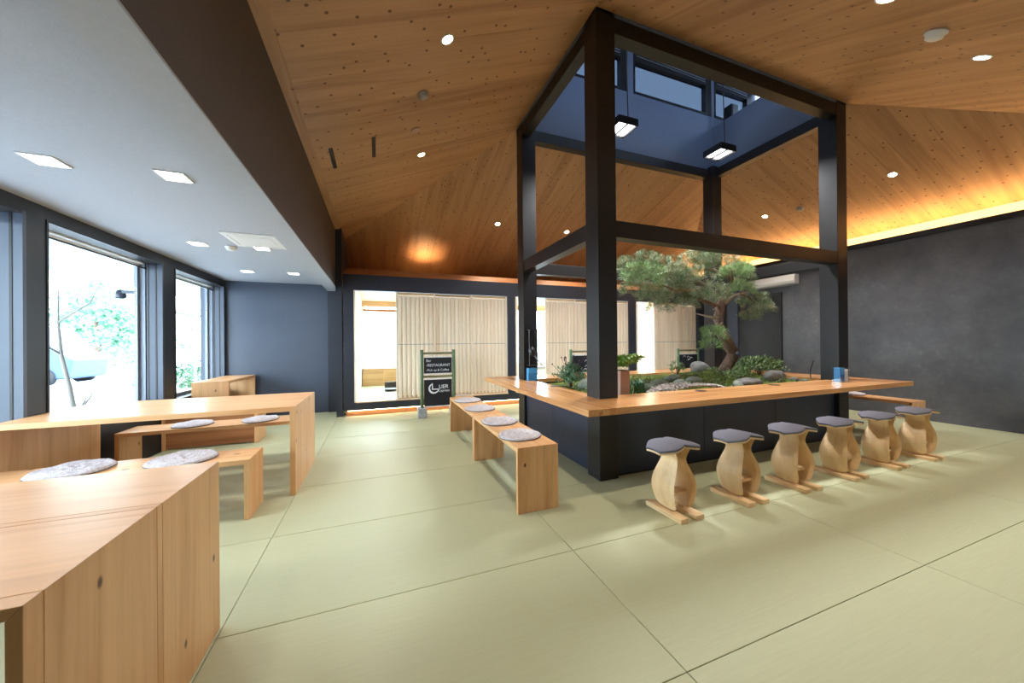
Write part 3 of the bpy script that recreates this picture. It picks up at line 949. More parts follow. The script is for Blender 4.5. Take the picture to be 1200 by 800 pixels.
for k in range(900):
    u = R.random()
    x = 2.72 + 1.0 * u
    yc = 2.97 + 0.03 * math.sin(5 * x)
    y = yc + R.gauss(0, 0.075) * (1 - abs(2 * u - 1) ** 3 * 0.5)
    if y < GY0 + 0.02:
        continue
    z = gz(x, y) + 0.02 + 0.065 * max(0, 1 - abs(2 * u - 1) ** 2) + R.uniform(-0.004, 0.01)
    s = R.uniform(0.010, 0.020)
    i = len(mb.v)
    fx, fy = R.uniform(0.8, 1.3), R.uniform(0.8, 1.3)
    mb.v += [(x + a * s * fx, y + b * s * fy, z + c * s * 0.7) for a, b, c in iv]
    mb.f += [tuple(i + q for q in f) for f in iff]
tag(mb.build('gravel_patch', M['gravel'], smooth=True), 'strip of pale pinkish gravel along the front counter edge', 'gravel', kind='stuff')
stones = [(2.96, 3.36, 0.13, 0.09, 0.045, 'flat pale stone left of the row of stepping stones', 'g'),
          (3.33, 3.52, 0.14, 0.09, 0.05, 'flat greenish stone second from the left in the moss', 'g'),
          (3.71, 3.68, 0.12, 0.08, 0.055, 'flat stone in the moss behind the gravel end', 'g'),
          (3.42, 3.26, 0.10, 0.07, 0.06, 'upright pale stone in front of the stepping stones', 'g'),
          (3.80, 3.42, 0.13, 0.07, 0.05, 'flat lichen stone nearest the pine trunk', 'g'),
          (4.20, 2.96, 0.19, 0.11, 0.075, 'grey boulder against the front counter edge', 's'),
          (4.78, 3.06, 0.15, 0.11, 0.10, 'dark boulder right of the low azalea', 's'),
          (3.96, 2.93, 0.07, 0.05, 0.055, 'small greenish stone beside the grey boulder', 'g'),
          (2.30, 3.60, 0.11, 0.08, 0.075, 'white stone beside the bluish bush near the post', 'g'),
          (4.72, 4.10, 0.17, 0.11, 0.12, 'rounded grey boulder just behind the pine trunk', 's'),
          (5.06, 2.98, 0.07, 0.05, 0.035, 'small brown stone near the counter corner', 's'),
          (5.26, 2.98, 0.05, 0.04, 0.025, 'smallest pebble stone near the counter corner', 's')]
for k, (x, y, a, b, c, lb, ty) in enumerate(stones):
    o = MB().blob((x, y, gz(x, y) + c * 0.45), (a, b, c), seed=k, bump=0.13, sub=3).build('garden_stone', M['stone'] if ty == 's' else M['stonegreen'], smooth=True, origin=(x, y, gz(x, y)))
    tag(o, lb, 'stone', 'stones in the counter garden')


def leaf_quad(mb, p, d, l, w, r):
    d = Vector(d).normalized()
    s = d.cross(Vector((r.uniform(-1, 1), r.uniform(-1, 1), r.uniform(-1, 1))))
    if s.length < 1e-3:
        s = Vector((1, 0, 0))
    s.normalize()
    p = Vector(p)
    i = len(mb.v)
    mb.v += [tuple(p), tuple(p + d * l * 0.5 + s * w), tuple(p + d * l), tuple(p + d * l * 0.5 - s * w)]
    mb.f.append((i, i + 1, i + 2, i + 3))


def bush(name, label, c, r, n, ll, lw, mat, seed, stems=6, extra=None, zup=0.5):
    rr = random.Random(seed)
    x, y = c
    z0 = gz(x, y)
    t = thing(name, label, 'shrub', (x, y, z0))
    mb = MB()
    for k in range(stems):
        a = rr.uniform(0, 6.28)
        q = rr.uniform(0.2, 0.8)
        mb.tube([(x, y, z0 - 0.02), (x + math.cos(a) * r[0] * q * 0.4, y + math.sin(a) * r[1] * q * 0.4, z0 + r[2] * 0.8), (x + math.cos(a) * r[0] * q, y + math.sin(a) * r[1] * q, z0 + r[2] * 1.5)], [0.007, 0.005, 0.003], 5)
    mb.build('stem', M['bark'], t)
    mb = MB()
    cl = []
    for k in range(max(8, n // 22)):
        a, e = rr.uniform(0, 6.28), rr.uniform(-0.3, 1.0)
        m = rr.uniform(0.55, 1.0)
        cl.append((x + math.cos(a) * r[0] * m * math.sqrt(max(0, 1 - e * e)), y + math.sin(a) * r[1] * m * math.sqrt(max(0, 1 - e * e)), z0 + r[2] * (0.85 + e * 0.95)))
    for k in range(n):
        q = rr.choice(cl)
        p = (q[0] + rr.gauss(0, r[0] * 0.13), q[1] + rr.gauss(0, r[1] * 0.13), max(z0 + 0.01, q[2] + rr.gauss(0, r[2] * 0.12)))
        leaf_quad(mb, p, (rr.uniform(-1, 1), rr.uniform(-1, 1), rr.uniform(-0.2, 1) + zup), ll * rr.uniform(0.6, 1.2), lw, rr)
    o = mb.build('foliage', mat, t)
    o['kind'] = 'stuff'
    if extra:
        mb = MB()
        for k in range(extra):
            a, q = rr.uniform(0, 6.28), rr.uniform(0.3, 1.3)
            p = Vector((x + math.cos(a) * r[0] * q, y + math.sin(a) * r[1] * q, z0 + r[2] * rr.uniform(1.8, 2.9)))
            mb.tube([(x, y, z0 + 0.05), (p + Vector((x, y, z0))) / 2 + Vector((0, 0, 0.03)), p], 0.0022, 4)
            mb.lathe([(0.001, -0.012), (0.011, 0.0), (0.001, 0.012)], p, seg=6)
        mb.build('seed_stalk', M['buds'], t)['kind'] = 'stuff'
    return t


bush('bluish_bush', 'bluish green bush with thin seed stalks left of the near post', (2.19, 3.76), (0.20, 0.18, 0.14), 900, 0.05, 0.008, M['leafblue'], 11, extra=16)
bush('azalea_shrub', 'low azalea shrub in layers right of the pine trunk', (5.03, 3.40), (0.34, 0.24, 0.13), 1900, 0.04, 0.011, M['leaf'], 12)
bush('azalea_shrub', 'small azalea by the counter corner near the blue leaflet holder', (5.34, 3.90), (0.12, 0.14, 0.10), 380, 0.04, 0.011, M['leaf'], 13)
bush('ground_shrub', 'low green ground shrub in front of the pine trunk', (4.44, 3.26), (0.20, 0.14, 0.065), 650, 0.04, 0.009, M['leaf'], 14)
bush('ground_shrub', 'little dark tuft behind the stepping stones', (4.15, 4.02), (0.10, 0.10, 0.10), 260, 0.05, 0.006, M['leaf'], 15)


def grass(name, label, c, n, h, sp, mat, seed, z=None):
    rr = random.Random(seed)
    x, y = c
    z0 = gz(x, y) if z is None else z
    mb = MB()
    for k in range(n):
        a = rr.uniform(0, 6.28)
        l = h * rr.uniform(0.6, 1.1)
        q = sp * rr.uniform(0.3, 1.0)
        b = Vector((x + rr.gauss(0, 0.02), y + rr.gauss(0, 0.02), z0 - 0.01))
        d = Vector((math.cos(a), math.sin(a), 0))
        s = d.cross(Vector((0, 0, 1))) * 0.006
        m1 = b + d * q * 0.35 + Vector((0, 0, l * 0.7))
        tp = b + d * q + Vector((0, 0, l * 0.85))
        i = len(mb.v)
        mb.v += [tuple(b - s), tuple(b + s), tuple(m1 + s), tuple(m1 - s), tuple(tp)]
        mb.f += [(i, i + 1, i + 2, i + 3), (i + 3, i + 2, i + 4)]
    return tag(mb.build(name, mat, origin=(x, y, z0)), label, 'grass', kind='stuff')


grass('grass_clump', 'larger blue green grass clump left of the gravel strip', (2.60, 3.02), 110, 0.20, 0.14, M['leafblue'], 21)
grass('grass_clump', 'blue green grass clump closest to the wooden planter', (2.46, 3.06), 80, 0.18, 0.12, M['leafblue'], 22)
grass('grass_clump', 'dark green grass near the middle of moss', (3.05, 3.62), 60, 0.10, 0.10, M['leafblue'], 23)
rr = random.Random(77)
mb = MB()
for k in range(2600):
    x, y = rr.uniform(GX0 + 0.08, GX1 - 0.06), rr.uniform(GY0 + 0.06, GY1 - 0.04)
    if 2.65 < x < 3.8 and y < 3.14 or math.sin(3.1 * x + 1.3) * math.sin(4.3 * y) < -0.1:
        continue
    leaf_quad(mb, (x, y, gz(x, y) + rr.uniform(0.0, 0.03)), (rr.uniform(-1, 1), rr.uniform(-1, 1), rr.uniform(0.1, 1)), rr.uniform(0.02, 0.045), 0.008, rr)
tag(mb.build('ground_cover_leaves', M['leaf']), 'small leafy ground cover scattered over the mossy counter garden', 'ground cover', kind='stuff')
# planter behind the near post
t = thing('fern_planter', 'tall pinkish wooden planter with bright fern beside the near post', 'planter', (2.285, 2.92, 0.64))
mb = MB()
px, py = 2.285, 2.92
mb.box(px - 0.055, px + 0.055, py - 0.055, py + 0.055, 0.64, 0.955)
mb.build('box', M['terracotta'], t, bevel=0.004)
box(px - 0.048, px + 0.048, py - 0.048, py + 0.048, 0.955, 0.962).build('soil', M['soil'], t)
mb = MB()
rr = random.Random(5)
for k in range(70):
    a = rr.uniform(-2.2, 2.2) + 0.6
    l = rr.uniform(0.10, 0.22)
    pts = [Vector((px, py, 0.96)) + Vector((math.cos(a), math.sin(a), 0)) * l * q * 0.9 + Vector((0, 0, (q - 0.55 * q * q) * l * 1.3)) for q in (0, 0.3, 0.6, 0.8, 1.0)]
    for p in pts[1:]:
        for q in range(3):
            leaf_quad(mb, p, (rr.uniform(-1, 1), rr.uniform(-1, 1), rr.uniform(0, 1)), 0.05, 0.012, rr)
mb.build('fronds', M['leafbright'], t)['kind'] = 'stuff'

# ------------------------------------------------------------------ the pine
pine = thing('pine_tree', 'old Japanese pine with crooked trunk and layered needle pads in the counter garden', 'tree', (4.68, 3.72, 0.74))
tr = [(4.66, 3.72, 0.70), (4.70, 3.71, 0.78), (4.78, 3.7, 0.89), (4.90, 3.7, 1.03), (4.885, 3.7, 1.09), (4.80, 3.7, 1.19), (4.66, 3.7, 1.36), (4.60, 3.7, 1.545), (4.66, 3.7, 1.79), (4.78, 3.7, 1.96), (4.87, 3.7, 2.14), (4.84, 3.7, 2.30), (4.76, 3.7, 2.44)]
MB().tube(tr, [0.10, 0.085, 0.076, 0.08, 0.078, 0.078, 0.07, 0.066, 0.06, 0.048, 0.036, 0.026, 0.014], 14).build('trunk', M['bark'], pine, smooth=True)
for pts, r0, mt in (
        ([(4.63, 3.7, 1.72), (4.45, 3.65, 1.77), (4.21, 3.6, 1.80), (3.83, 3.58, 1.87), (3.46, 3.55, 1.97), (3.12, 3.5, 2.03)], 0.034, 'bark'),
        ([(4.64, 3.7, 1.74), (4.80, 3.6, 1.90), (5.06, 3.6, 1.96)], 0.032, 'deadwood'),
        ([(4.9, 3.6, 1.93), (5.15, 3.65, 1.90), (5.40, 3.7, 1.80)], 0.02, 'bark'),
        ([(4.61, 3.68, 1.58), (4.40, 3.62, 1.575), (4.06, 3.6, 1.62)], 0.024, 'deadwood'),
        ([(4.87, 3.7, 2.16), (4.61, 3.75, 2.28), (4.28, 3.75, 2.32)], 0.024, 'bark'),
        ([(4.72, 3.75, 1.88), (4.48, 3.9, 2.12), (3.99, 3.9, 2.22), (3.5, 3.8, 2.30)], 0.028, 'bark'),
        ([(4.60, 3.65, 1.5), (4.40, 3.5, 1.47), (4.25, 3.48, 1.40), (4.18, 3.46, 1.30)], 0.018, 'bark'),
        ([(4.84, 3.7, 2.26), (5.08, 3.75, 2.31), (5.4, 3.85, 2.26)], 0.018, 'bark'),
        ([(4.62, 3.7, 1.66), (4.5, 3.64, 1.72), (4.38, 3.6, 1.68)], 0.018, 'deadwood')):
    n = len(pts)
    MB().tube(pts, [r0 * (1 - 0.7 * i / (n - 1)) for i in range(n)], 8).build('branch', M[mt], pine, smooth=True)
pads = [(3.04, 3.48, 2.02, 0.27), (2.96, 3.65, 2.18, 0.18), (3.43, 3.55, 2.17, 0.22), (3.81, 3.68, 1.87, 0.23), (3.39, 3.69, 1.85, 0.18), (3.85, 3.45, 2.03, 0.26),
        (4.18, 3.42, 1.86, 0.2), (4.25, 3.81, 2.33, 0.27), (4.42, 3.55, 2.33, 0.27), (4.77, 3.55, 2.24, 0.18), (5.28, 3.8, 2.16, 0.15), (4.95, 3.61, 1.99, 0.17),
        (5.42, 3.75, 1.84, 0.2), (5.46, 3.61, 1.72, 0.13), (5.28, 3.7, 1.60, 0.13), (4.20, 3.45, 1.32, 0.15), (4.26, 3.55, 1.18, 0.11), (3.63, 3.83, 1.71, 0.14),
        (3.89, 3.64, 1.72, 0.16), (3.12, 3.76, 1.92, 0.15), (4.37, 3.72, 1.85, 0.17), (3.06, 3.45, 2.23, 0.15), (3.85, 3.77, 2.14, 0.24), (4.9, 3.68, 2.24, 0.2),
        (4.11, 3.52, 2.45, 0.18), (5.1, 3.7, 2.30, 0.15), (3.25, 3.6, 2.08, 0.2), (3.6, 3.6, 2.05, 0.2)]
rr = random.Random(17)
for k, (x, y, z, r) in enumerate(pads):
    mb = MB()
    n = int(1150 * r * r) + 16
    for q in range(n):
        a = rr.uniform(0, 6.28)
        e = rr.uniform(-0.7, 1)
        m = rr.uniform(0.25, 1.0) ** 0.5
        c = Vector((x + math.cos(a) * r * m * math.sqrt(1 - e * e), y + math.sin(a) * r * m * math.sqrt(1 - e * e), z + r * 0.62 * e * m))
        d = (c - Vector((x, y, z - r * 0.45))).normalized() * 0.8 + Vector((rr.uniform(-0.4, 0.4), rr.uniform(-0.4, 0.4), 0.35))
        d.normalize()
        h = d.cross(Vector((rr.uniform(-1, 1), rr.uniform(-1, 1), 0.3))).normalized()
        g = d.cross(h)
        i0 = len(mb.v)
        nn = 20
        L = rr.uniform(0.06, 0.095)
        mb.v.append(tuple(c))
        for j in range(nn):
            w = 6.28 * j / nn + rr.uniform(-0.2, 0.2)
            sp = rr.uniform(0.35, 1.0)
            t_ = c + (d * (1.15 - sp * 0.6) + (h * math.cos(w) + g * math.sin(w)) * sp) * L
            sd = (t_ - c).cross(d)
            if sd.length < 1e-6:
                sd = h
            sd = sd.normalized() * 0.0022
            i = len(mb.v)
            mb.v += [tuple(t_ - sd), tuple(t_ + sd)]
            mb.f.append((i0, i, i + 1))
    o = mb.build('needle_pad', M['needles2'] if k in (0, 9, 11, 23, 15, 16, 25) else M['needles'], pine)
    o['kind'] = 'stuff'


# ------------------------------------------------------------------ tables and benches of mitred boards
def u_table(name, label, cat, x0, x1, y0, y1, h, th, nb, axis, group=None, splits=None):
    """box table: top boards and two side panels meeting in mitres; axis = direction of its length"""
    cx, cy = (x0 + x1) / 2, (y0 + y1) / 2
    t = thing(name, label, cat, (cx, cy, 0), group)
    a0, a1, b0, b1 = (x0, x1, y0, y1) if axis == 'X' else (y0, y1, x0, x1)
    cuts = splits or [i / nb for i in range(nb + 1)]
    for i in range(len(cuts) - 1):
        p, q = b0 + (b1 - b0) * cuts[i] + 0.0006, b0 + (b1 - b0) * cuts[i + 1] - 0.0006

        def pt3(a, b, z):
            return (a, b, z) if axis == 'X' else (b, a, z)
        off = (0, q - p, 0) if axis == 'X' else (q - p, 0, 0)
        e = 0.0003
        MB().prism([pt3(a0 + e, p, h), pt3(a1 - e, p, h), pt3(a1 - th - e, p, h - th), pt3(a0 + th + e, p, h - th)], off).build('top_board', M['pine_x'] if axis == 'X' else M['pine_y'], t, bevel=0.0015)
        mm = M['pine_zx'] if axis == 'X' else M['pine_zy']
        MB().prism([pt3(a0, p, 0), pt3(a0, p, h - e), pt3(a0 + th, p, h - th - e), pt3(a0 + th, p, 0)], off).build('side_board', mm, t, bevel=0.0015)
        MB().prism([pt3(a1, p, 0), pt3(a1, p, h - e), pt3(a1 - th, p, h - th - e), pt3(a1 - th, p, 0)], off).build('side_board', mm, t, bevel=0.0015)
    return t


u_table('dining_table', 'nearest pine box table, cut off by the frame corner', 'table', -2.395, -0.665, 1.0, 1.92, 0.735, 0.026, 4, 'X', 'pine box tables', [0, 0.052, 0.492, 0.525, 1.0])
u_table('dining_table', 'long pine box table standing before the wide window', 'table', -2.40, -0.650, 3.36, 4.30, 0.735, 0.04, 2, 'X', 'pine box tables', [0, 0.45, 1.0])
u_table('dining_table', 'small pine counter table in the far window corner', 'table', -2.40, -1.98, 6.05, 7.20, 0.735, 0.035, 1, 'Y', 'pine box tables')
u_table('bench', 'pine bench with two wool cushions between the two nearest tables', 'bench', -2.35, -0.87, 3.02, 3.34, 0.43, 0.035, 1, 'X', 'pine box benches')
u_table('bench', 'pine bench seen under the second table', 'bench', -2.30, -0.80, 4.36, 4.70, 0.43, 0.035, 1, 'X', 'pine box benches')
t = u_table('bench', 'dark edged low bench mostly hidden behind the second table', 'bench', -2.40, -1.45, 5.34, 5.70, 0.43, 0.035, 1, 'X', 'pine box benches')
box(-2.364, -1.486, 5.345, 5.37, 0.02, 0.39).build('front_panel', M['warmwood'], t)
u_table('bench', 'front one of two pine benches left of the counter', 'bench', 0.935, 1.265, 2.37, 3.645, 0.48, 0.035, 1, 'Y', 'pine box benches')
u_table('bench', 'rear one of two pine benches left of the counter', 'bench', 0.935, 1.265, 3.655, 4.96, 0.48, 0.035, 1, 'Y', 'pine box benches')
u_table('bench', 'pine bench at the right side of the counter behind the stools', 'bench', 6.04, 6.36, 2.27, 3.75, 0.48, 0.035, 1, 'Y', 'pine box benches')


def cushion(x, y, z, r, label, seed):
    rr = random.Random(seed)
    t = thing('round_cushion', label, 'cushion', (x, y, z), 'round wool cushions')
    mb = MB()
    seg, rings = 48, 12
    ph = [rr.uniform(0, 6.28) for _ in range(4)]

    def rad(w):
        return r * (1 + 0.02 * math.sin(3 * w + ph[0]) + 0.012 * math.sin(7 * w + ph[1]))
    prof = [(1.0, 0.004), (1.0, 0.014)] + [(1 - k / rings, 0.021 + 0.004 * math.sin(k * 1.7) + 0.004 * k / rings) for k in range(1, rings)]
    for f, h in prof:
        for j in range(seg):
            w = 2 * PI * j / seg
            wob = 0.003 * math.sin(5 * w + ph[2] + f * 4) + rr.uniform(-0.0015, 0.0015)
            mb.v.append((x + math.cos(w) * rad(w) * f, y + math.sin(w) * rad(w) * f, z + h + wob * (f < 0.99)))
    for k in range(len(prof) - 1):
        for j in range(seg):
            a, b = k * seg + j, k * seg + (j + 1) % seg
            mb.f.append((a, b, b + seg, a + seg))
    mb.f.append(tuple((len(prof) - 1) * seg + j for j in range(seg)))
    mb.f.append(tuple(j for j in range(seg - 1, -1, -1)))
    mb.build('knitted_cover', M['cush'], t, smooth=True)
    mb = MB()
    path = [(x + math.cos(2 * PI * j / 40) * rad(2 * PI * j / 40) * 0.985, y + math.sin(2 * PI * j / 40) * rad(2 * PI * j / 40) * 0.985, z + 0.006) for j in range(41)]
    mb.tube(path, 0.0055, 6, cap=False).build('edge', M['cushedge'], t, smooth=True)


for k, (x, y, z, r, lb) in enumerate((
        (-1.88, 3.18, 0.43, 0.195, 'grey wool cushion left of its pair on the bench behind the nearest table'),
        (-1.31, 3.18, 0.43, 0.195, 'grey wool cushion right of its pair on the bench behind the nearest table'),
        (-1.78, 4.53, 0.43, 0.165, 'grey cushion left of its pair under the second table'),
        (-1.20, 4.53, 0.43, 0.165, 'grey cushion right of its pair under the second table'),
        (1.075, 2.68, 0.48, 0.172, 'nearest grey cushion on the benches left of the counter'),
        (1.085, 3.22, 0.48, 0.172, 'second nearest grey cushion on the benches left of the counter'),
        (1.09, 3.93, 0.48, 0.172, 'third grey cushion on the benches left of the counter'),
        (1.09, 4.55, 0.48, 0.172, 'farthest grey cushion on the benches left of the counter'),
        (6.20, 2.95, 0.48, 0.165, 'brownish grey cushion on the bench right of the counter'))):
    cushion(x, y, z, r, lb, 40 + k)


# ------------------------------------------------------------------ saddle stools
def make_stool(label):
    t = thing('saddle_stool', label, 'stool', (0, 0, 0), 'saddle stools along the counter')
    prof = [(0.035, 0.064), (0.09, 0.084), (0.15, 0.105), (0.21, 0.111), (0.27, 0.098), (0.33, 0.066), (0.375, 0.044), (0.40, 0.040), (0.435, 0.052), (0.467, 0.074), (0.486, 0.084)]
    th = 0.024
    for s in (-1, 1):
        pr = [((s * (x + th / 2), -0.115, z), (s * (x - th / 2), -0.115, z)) for z, x in prof]
        # the plank narrows at foot and neck
        mb = MB()
        n = len(pr)
        wid = [0.102, 0.110, 0.116, 0.117, 0.112, 0.098, 0.087, 0.083, 0.085, 0.090, 0.093]
        for (o, q), w in zip(pr, wid):
            mb.v += [(o[0], -w, o[2]), (q[0], -w, q[2]), (o[0], w, o[2]), (q[0], w, q[2])]
        for k in range(n - 1):
            a, b = 4 * k, 4 * k + 4
            mb.f += [(a, b, b + 2, a + 2), (a + 1, a + 3, b + 3, b + 1), (a, a + 1, b + 1, b), (a + 2, b + 2, b + 3, a + 3)]
        mb.f += [(0, 2, 3, 1), (4 * n - 4, 4 * n - 3, 4 * n - 1, 4 * n - 2)]
        o = mb.build('curved_leg', M['stool'], t, bevel=0.002)
        sd = o.modifiers.new('smooth', 'SUBSURF')
        sd.levels = 1
        sd.render_levels = 1
        o.modifiers.move(1, 0)
        for e in o.data.polygons:
            e.use_smooth = False
        MB().box(s * 0.073 - 0.037, s * 0.073 + 0.037, -0.165, 0.165, 0.0, 0.034).build('foot', M['stool_y'], t, bevel=0.003)
    box(-0.086, 0.086, -0.045, 0.045, 0.135, 0.157).build('stretcher', M['stool_y'], t, bevel=0.002)
    # saddle seat: wooden shell with felt pad, two wings drooping from a central ridge
    def zc(u, v):
        a = abs(u)
        return 0.516 - 0.012 * a - 0.026 * a ** 2 + 0.01 * max(0, a - 0.8) - 0.006 * v * v
    for nm, m, z0, z1, k in (('seat_shell', M['stool_y'], -0.024, -0.010, 0.985), ('seat_pad', M['seat'], -0.0095, 0.006, 1.0)):
        mb = MB()
        nu, nv = 17, 9
        for zz in (z0, z1):
            for j in range(nv):
                for i in range(nu):
                    u, v = -1 + 2 * i / (nu - 1), -1 + 2 * j / (nv - 1)
                    dep = 0.098 + 0.034 * math.sin(PI * min(1.0, abs(u) / 0.95)) ** 0.8 - 0.035 * max(0, abs(u) - 0.55) / 0.45
                    mb.v.append((u * 0.196 * k, v * dep * k, zc(u, v) + zz))
        N = nu * nv
        for j in range(nv - 1):
            for i in range(nu - 1):
                a = j * nu + i
                mb.f.append((a, a + nu, a + nu + 1, a + 1))
                mb.f.append((a + N, a + 1 + N, a + nu + 1 + N, a + nu + N))
        for i in range(nu - 1):
            mb.f.append((i, i + 1, i + 1 + N, i + N))
            a = (nv - 1) * nu + i
            mb.f.append((a + 1, a, a + N, a + 1 + N))
        for j in range(nv - 1):
            a = j * nu
            mb.f.append((a + nu, a, a + N, a + nu + N))
            a = j * nu + nu - 1
            mb.f.append((a, a + nu, a + nu + N, a + N))
        mb.build(nm, m, t, smooth=True, bevel=0.002)
    return t


sl = ['nearest grey topped wooden saddle stool, at the left end of the row', 'second saddle stool from the near post', 'third saddle stool from the near post',
      'fourth saddle stool from the near post', 'fifth saddle stool from the near post', 'last saddle stool, next to the plaster wall']
s0 = make_stool(sl[0])
for k, (x, y, rz) in enumerate(((2.015, 1.995, 0.02), (2.68, 1.99, 0.0), (3.335, 1.985, -0.015), (4.00, 1.98, 0.01), (4.695, 1.985, 0.0), (5.36, 1.975, -0.02))):
    o = s0 if k == 0 else copy_tree(s0)
    o.location = (x, y, 0)
    o.rotation_euler = (0, 0, rz)
    o['label'] = sl[k]


# ------------------------------------------------------------------ bamboo signs
def text(body, size, x, y, z, parent, mat, align='LEFT'):
    cu = bpy.data.curves.new('lettering', 'FONT')
    cu.body = body
    cu.size = size
    cu.align_x = align
    cu.extrude = 0.0006
    cu.materials.append(mat)
    tmp = bpy.data.objects.new('lettering_curve', cu)
    COL.objects.link(tmp)
    bpy.context.view_layer.update()
    me = bpy.data.meshes.new_from_object(tmp)
    bpy.data.objects.remove(tmp)
    o = bpy.data.objects.new('lettering', me)
    COL.objects.link(o)
    o.parent = parent
    o.location = Vector((x, y, z)) - wloc(parent)
    o.rotation_euler = (PI / 2, 0, 0)
    return o


def bamboo(mb, p0, p1, r, nodes=5):
    p0, p1 = Vector(p0), Vector(p1)
    pts, rad = [], []
    for i in range(nodes):
        for q, k in ((0.0, 1.12), (0.06, 1.0), (0.94, 1.0)):
            pts.append(p0.lerp(p1, (i + q) / nodes))
            rad.append(r * k)
    pts.append(p1)
    rad.append(r * 1.1)
    return mb.tube(pts, rad, 10)


def bamboo_sign(label, x0, x1, y, ztop, boards_, zr):
    t = thing('bamboo_sign', label, 'sign', ((x0 + x1) / 2, y, 0), 'bamboo signs before the slatted doors')
    for x in (x0, x1):
        box(x - 0.07, x + 0.07, y - 0.09, y + 0.09, 0, 0.16).build('foot_block', M['concrete'], t, bevel=0.006)
        bamboo(MB(), (x, y, 0.16), (x, y, ztop), 0.028, 5).build('post', M['bamboo'], t, smooth=True)
    for z in zr:
        bamboo(MB(), (x0 + 0.03, y, z), (x1 - 0.03, y, z), 0.019, 3).build('cross_bar', M['bamboodk'], t, smooth=True)
    bs = []
    for z0, z1 in boards_:
        b = box(x0 + 0.035, x1 - 0.035, y - 0.012, y + 0.006, z0, z1).build('board', M['board'], t)
        for zz in (z0 - 0.022, z1 + 0.002):
            box(x0 + 0.035, x1 - 0.035, y - 0.010, y + 0.004, zz, zz + 0.02).build('edge_strip', M['white'], t)
        bs.append(b)
    return t, bs


t, bs = bamboo_sign('bamboo framed sign with two black boards, lower one with logo', 0.675, 1.215, 6.07, 1.135, [(0.185, 0.625), (0.735, 1.0)], [1.075, 0.68])
for body, sz, x, z in (('Bar', 0.062, 0.745, 0.93), ('-RESTAURANT', 0.062, 0.745, 0.852), ('-Pick up & Coffee', 0.054, 0.745, 0.772)):
    text(body, sz, x, 6.07 - 0.0135, z, bs[1], M['chalk'])
text('LIER', 0.088, 0.955, 6.07 - 0.0135, 0.475, bs[0], M['chalk'])
text('Cypress', 0.058, 0.945, 6.07 - 0.0135, 0.418, bs[0], M['chalk'])
# crescent logo: an L inside an open ring
mb = MB()
cx, cz, yy = 0.87, 0.475, 6.07 - 0.0135
out, inn = [], []
for k in range(33):
    w = math.radians(112 + (348 - 112) * k / 32)
    f = k / 32
    th = 0.028 * math.sin(PI * (0.06 + 0.88 * f)) + 0.004
    out.append((cx + 0.088 * math.cos(w), yy, cz + 0.088 * math.sin(w)))
    inn.append((cx + (0.088 - th) * math.cos(w), yy, cz + (0.088 - th) * math.sin(w)))
for k in range(32):
    mb.prism([out[k], out[k + 1], inn[k + 1], inn[k]], (0, 0.001, 0))
mb.prism([(cx - 0.035, yy, cz + 0.082), (cx - 0.018, yy, cz + 0.096), (cx - 0.012, yy, cz - 0.012), (cx - 0.03, yy, cz - 0.02)], (0, 0.001, 0))
mb.prism([(cx - 0.03, yy, cz - 0.02), (cx - 0.03, yy, cz - 0.003), (cx + 0.09, yy, cz - 0.003), (cx + 0.082, yy, cz - 0.02)], (0, 0.001, 0))
mb.build('logo', M['chalk'], bs[0])
bamboo_sign('bamboo sign with black board, half hidden behind the near post', 3.44, 4.02, 5.9, 1.10, [(0.66, 0.98)], [1.06, 0.60])
bamboo_sign('bamboo sign with black board left of the pine trunk', 6.12, 6.70, 5.9, 1.08, [(0.60, 0.95)], [1.04, 0.53])
for bsn in [o for o in COL.objects if o.name.startswith('bamboo_sign')][1:]:
    bd = [c for c in bsn.children if c.name.startswith('board')][0]
    wx = bsn.location.x
    mb = MB()
    rr = random.Random(int(wx * 10))
    for k in range(5):
        a = wx - 0.16 + rr.uniform(0, 0.28)
        z = 0.68 + rr.uniform(0, 0.22)
        mb.tube([(a, 5.887, z), (a + 0.03, 5.887, z + 0.03), (a + 0.07, 5.887, z + 0.01)], 0.004, 4)
    mb.build('chalk_marks', M['chalk'], bd)

# ------------------------------------------------------------------ small things on the counter
t = thing('leaflet_holder', 'clear acrylic holder with blue leaflets by the right front post', 'holder', (5.27, 2.62, ZT))
x0, x1, y0, y1 = 5.165, 5.345, 2.53, 2.63
for a in ((x0, x1, y0, y0 + 0.004, ZT, ZT + 0.13), (x0, x1, y1 - 0.004, y1, ZT, ZT + 0.18), (x0, x0 + 0.004, y0 + 0.004, y1 - 0.004, ZT, ZT + 0.16), (x1 - 0.004, x1, y0 + 0.004, y1 - 0.004, ZT, ZT + 0.16)):
    box(*a).build('wall_sheet', M['acrylic'], t)
box(x0 + 0.006, x0 + 0.10, y0 + 0.02, y1 - 0.02, ZT + 0.003, ZT + 0.17).build('leaflet_stack', M['bluebox'], t)
box(x0 + 0.02, x0 + 0.085, y0 + 0.018, y0 + 0.02, ZT + 0.02, ZT + 0.09).build('printed_panel', M['bluedeep'], t)
box(x0 + 0.108, x1 - 0.01, y0 + 0.02, y1 - 0.02, ZT + 0.003, ZT + 0.15).build('leaflet_stack', M['white'], t)
t = thing('leaflet_holder', 'light blue card box by the far left post', 'holder', (1.9, 4.30, ZT))
box(1.865, 1.985, 4.30, 4.37, ZT, ZT + 0.165).build('card_stack', M['bluebox'], t)
box(1.858, 1.992, 4.294, 4.299, ZT, ZT + 0.10).build('front_sheet', M['acrylic'], t)
box(1.858, 1.992, 4.371, 4.376, ZT, ZT + 0.17).build('back_sheet', M['acrylic'], t)
t = thing('wall_lantern', 'small black metal lantern frame hung on the far left post', 'lantern', (1.94, 4.36, 1.0))
for x in (1.875, 1.995):
    for y in (4.30, 4.39):
        box(x, x + 0.007, y, y + 0.007, 0.93, 1.42).build('bar', M['alu'] if y < 4.35 else M['char'], t)
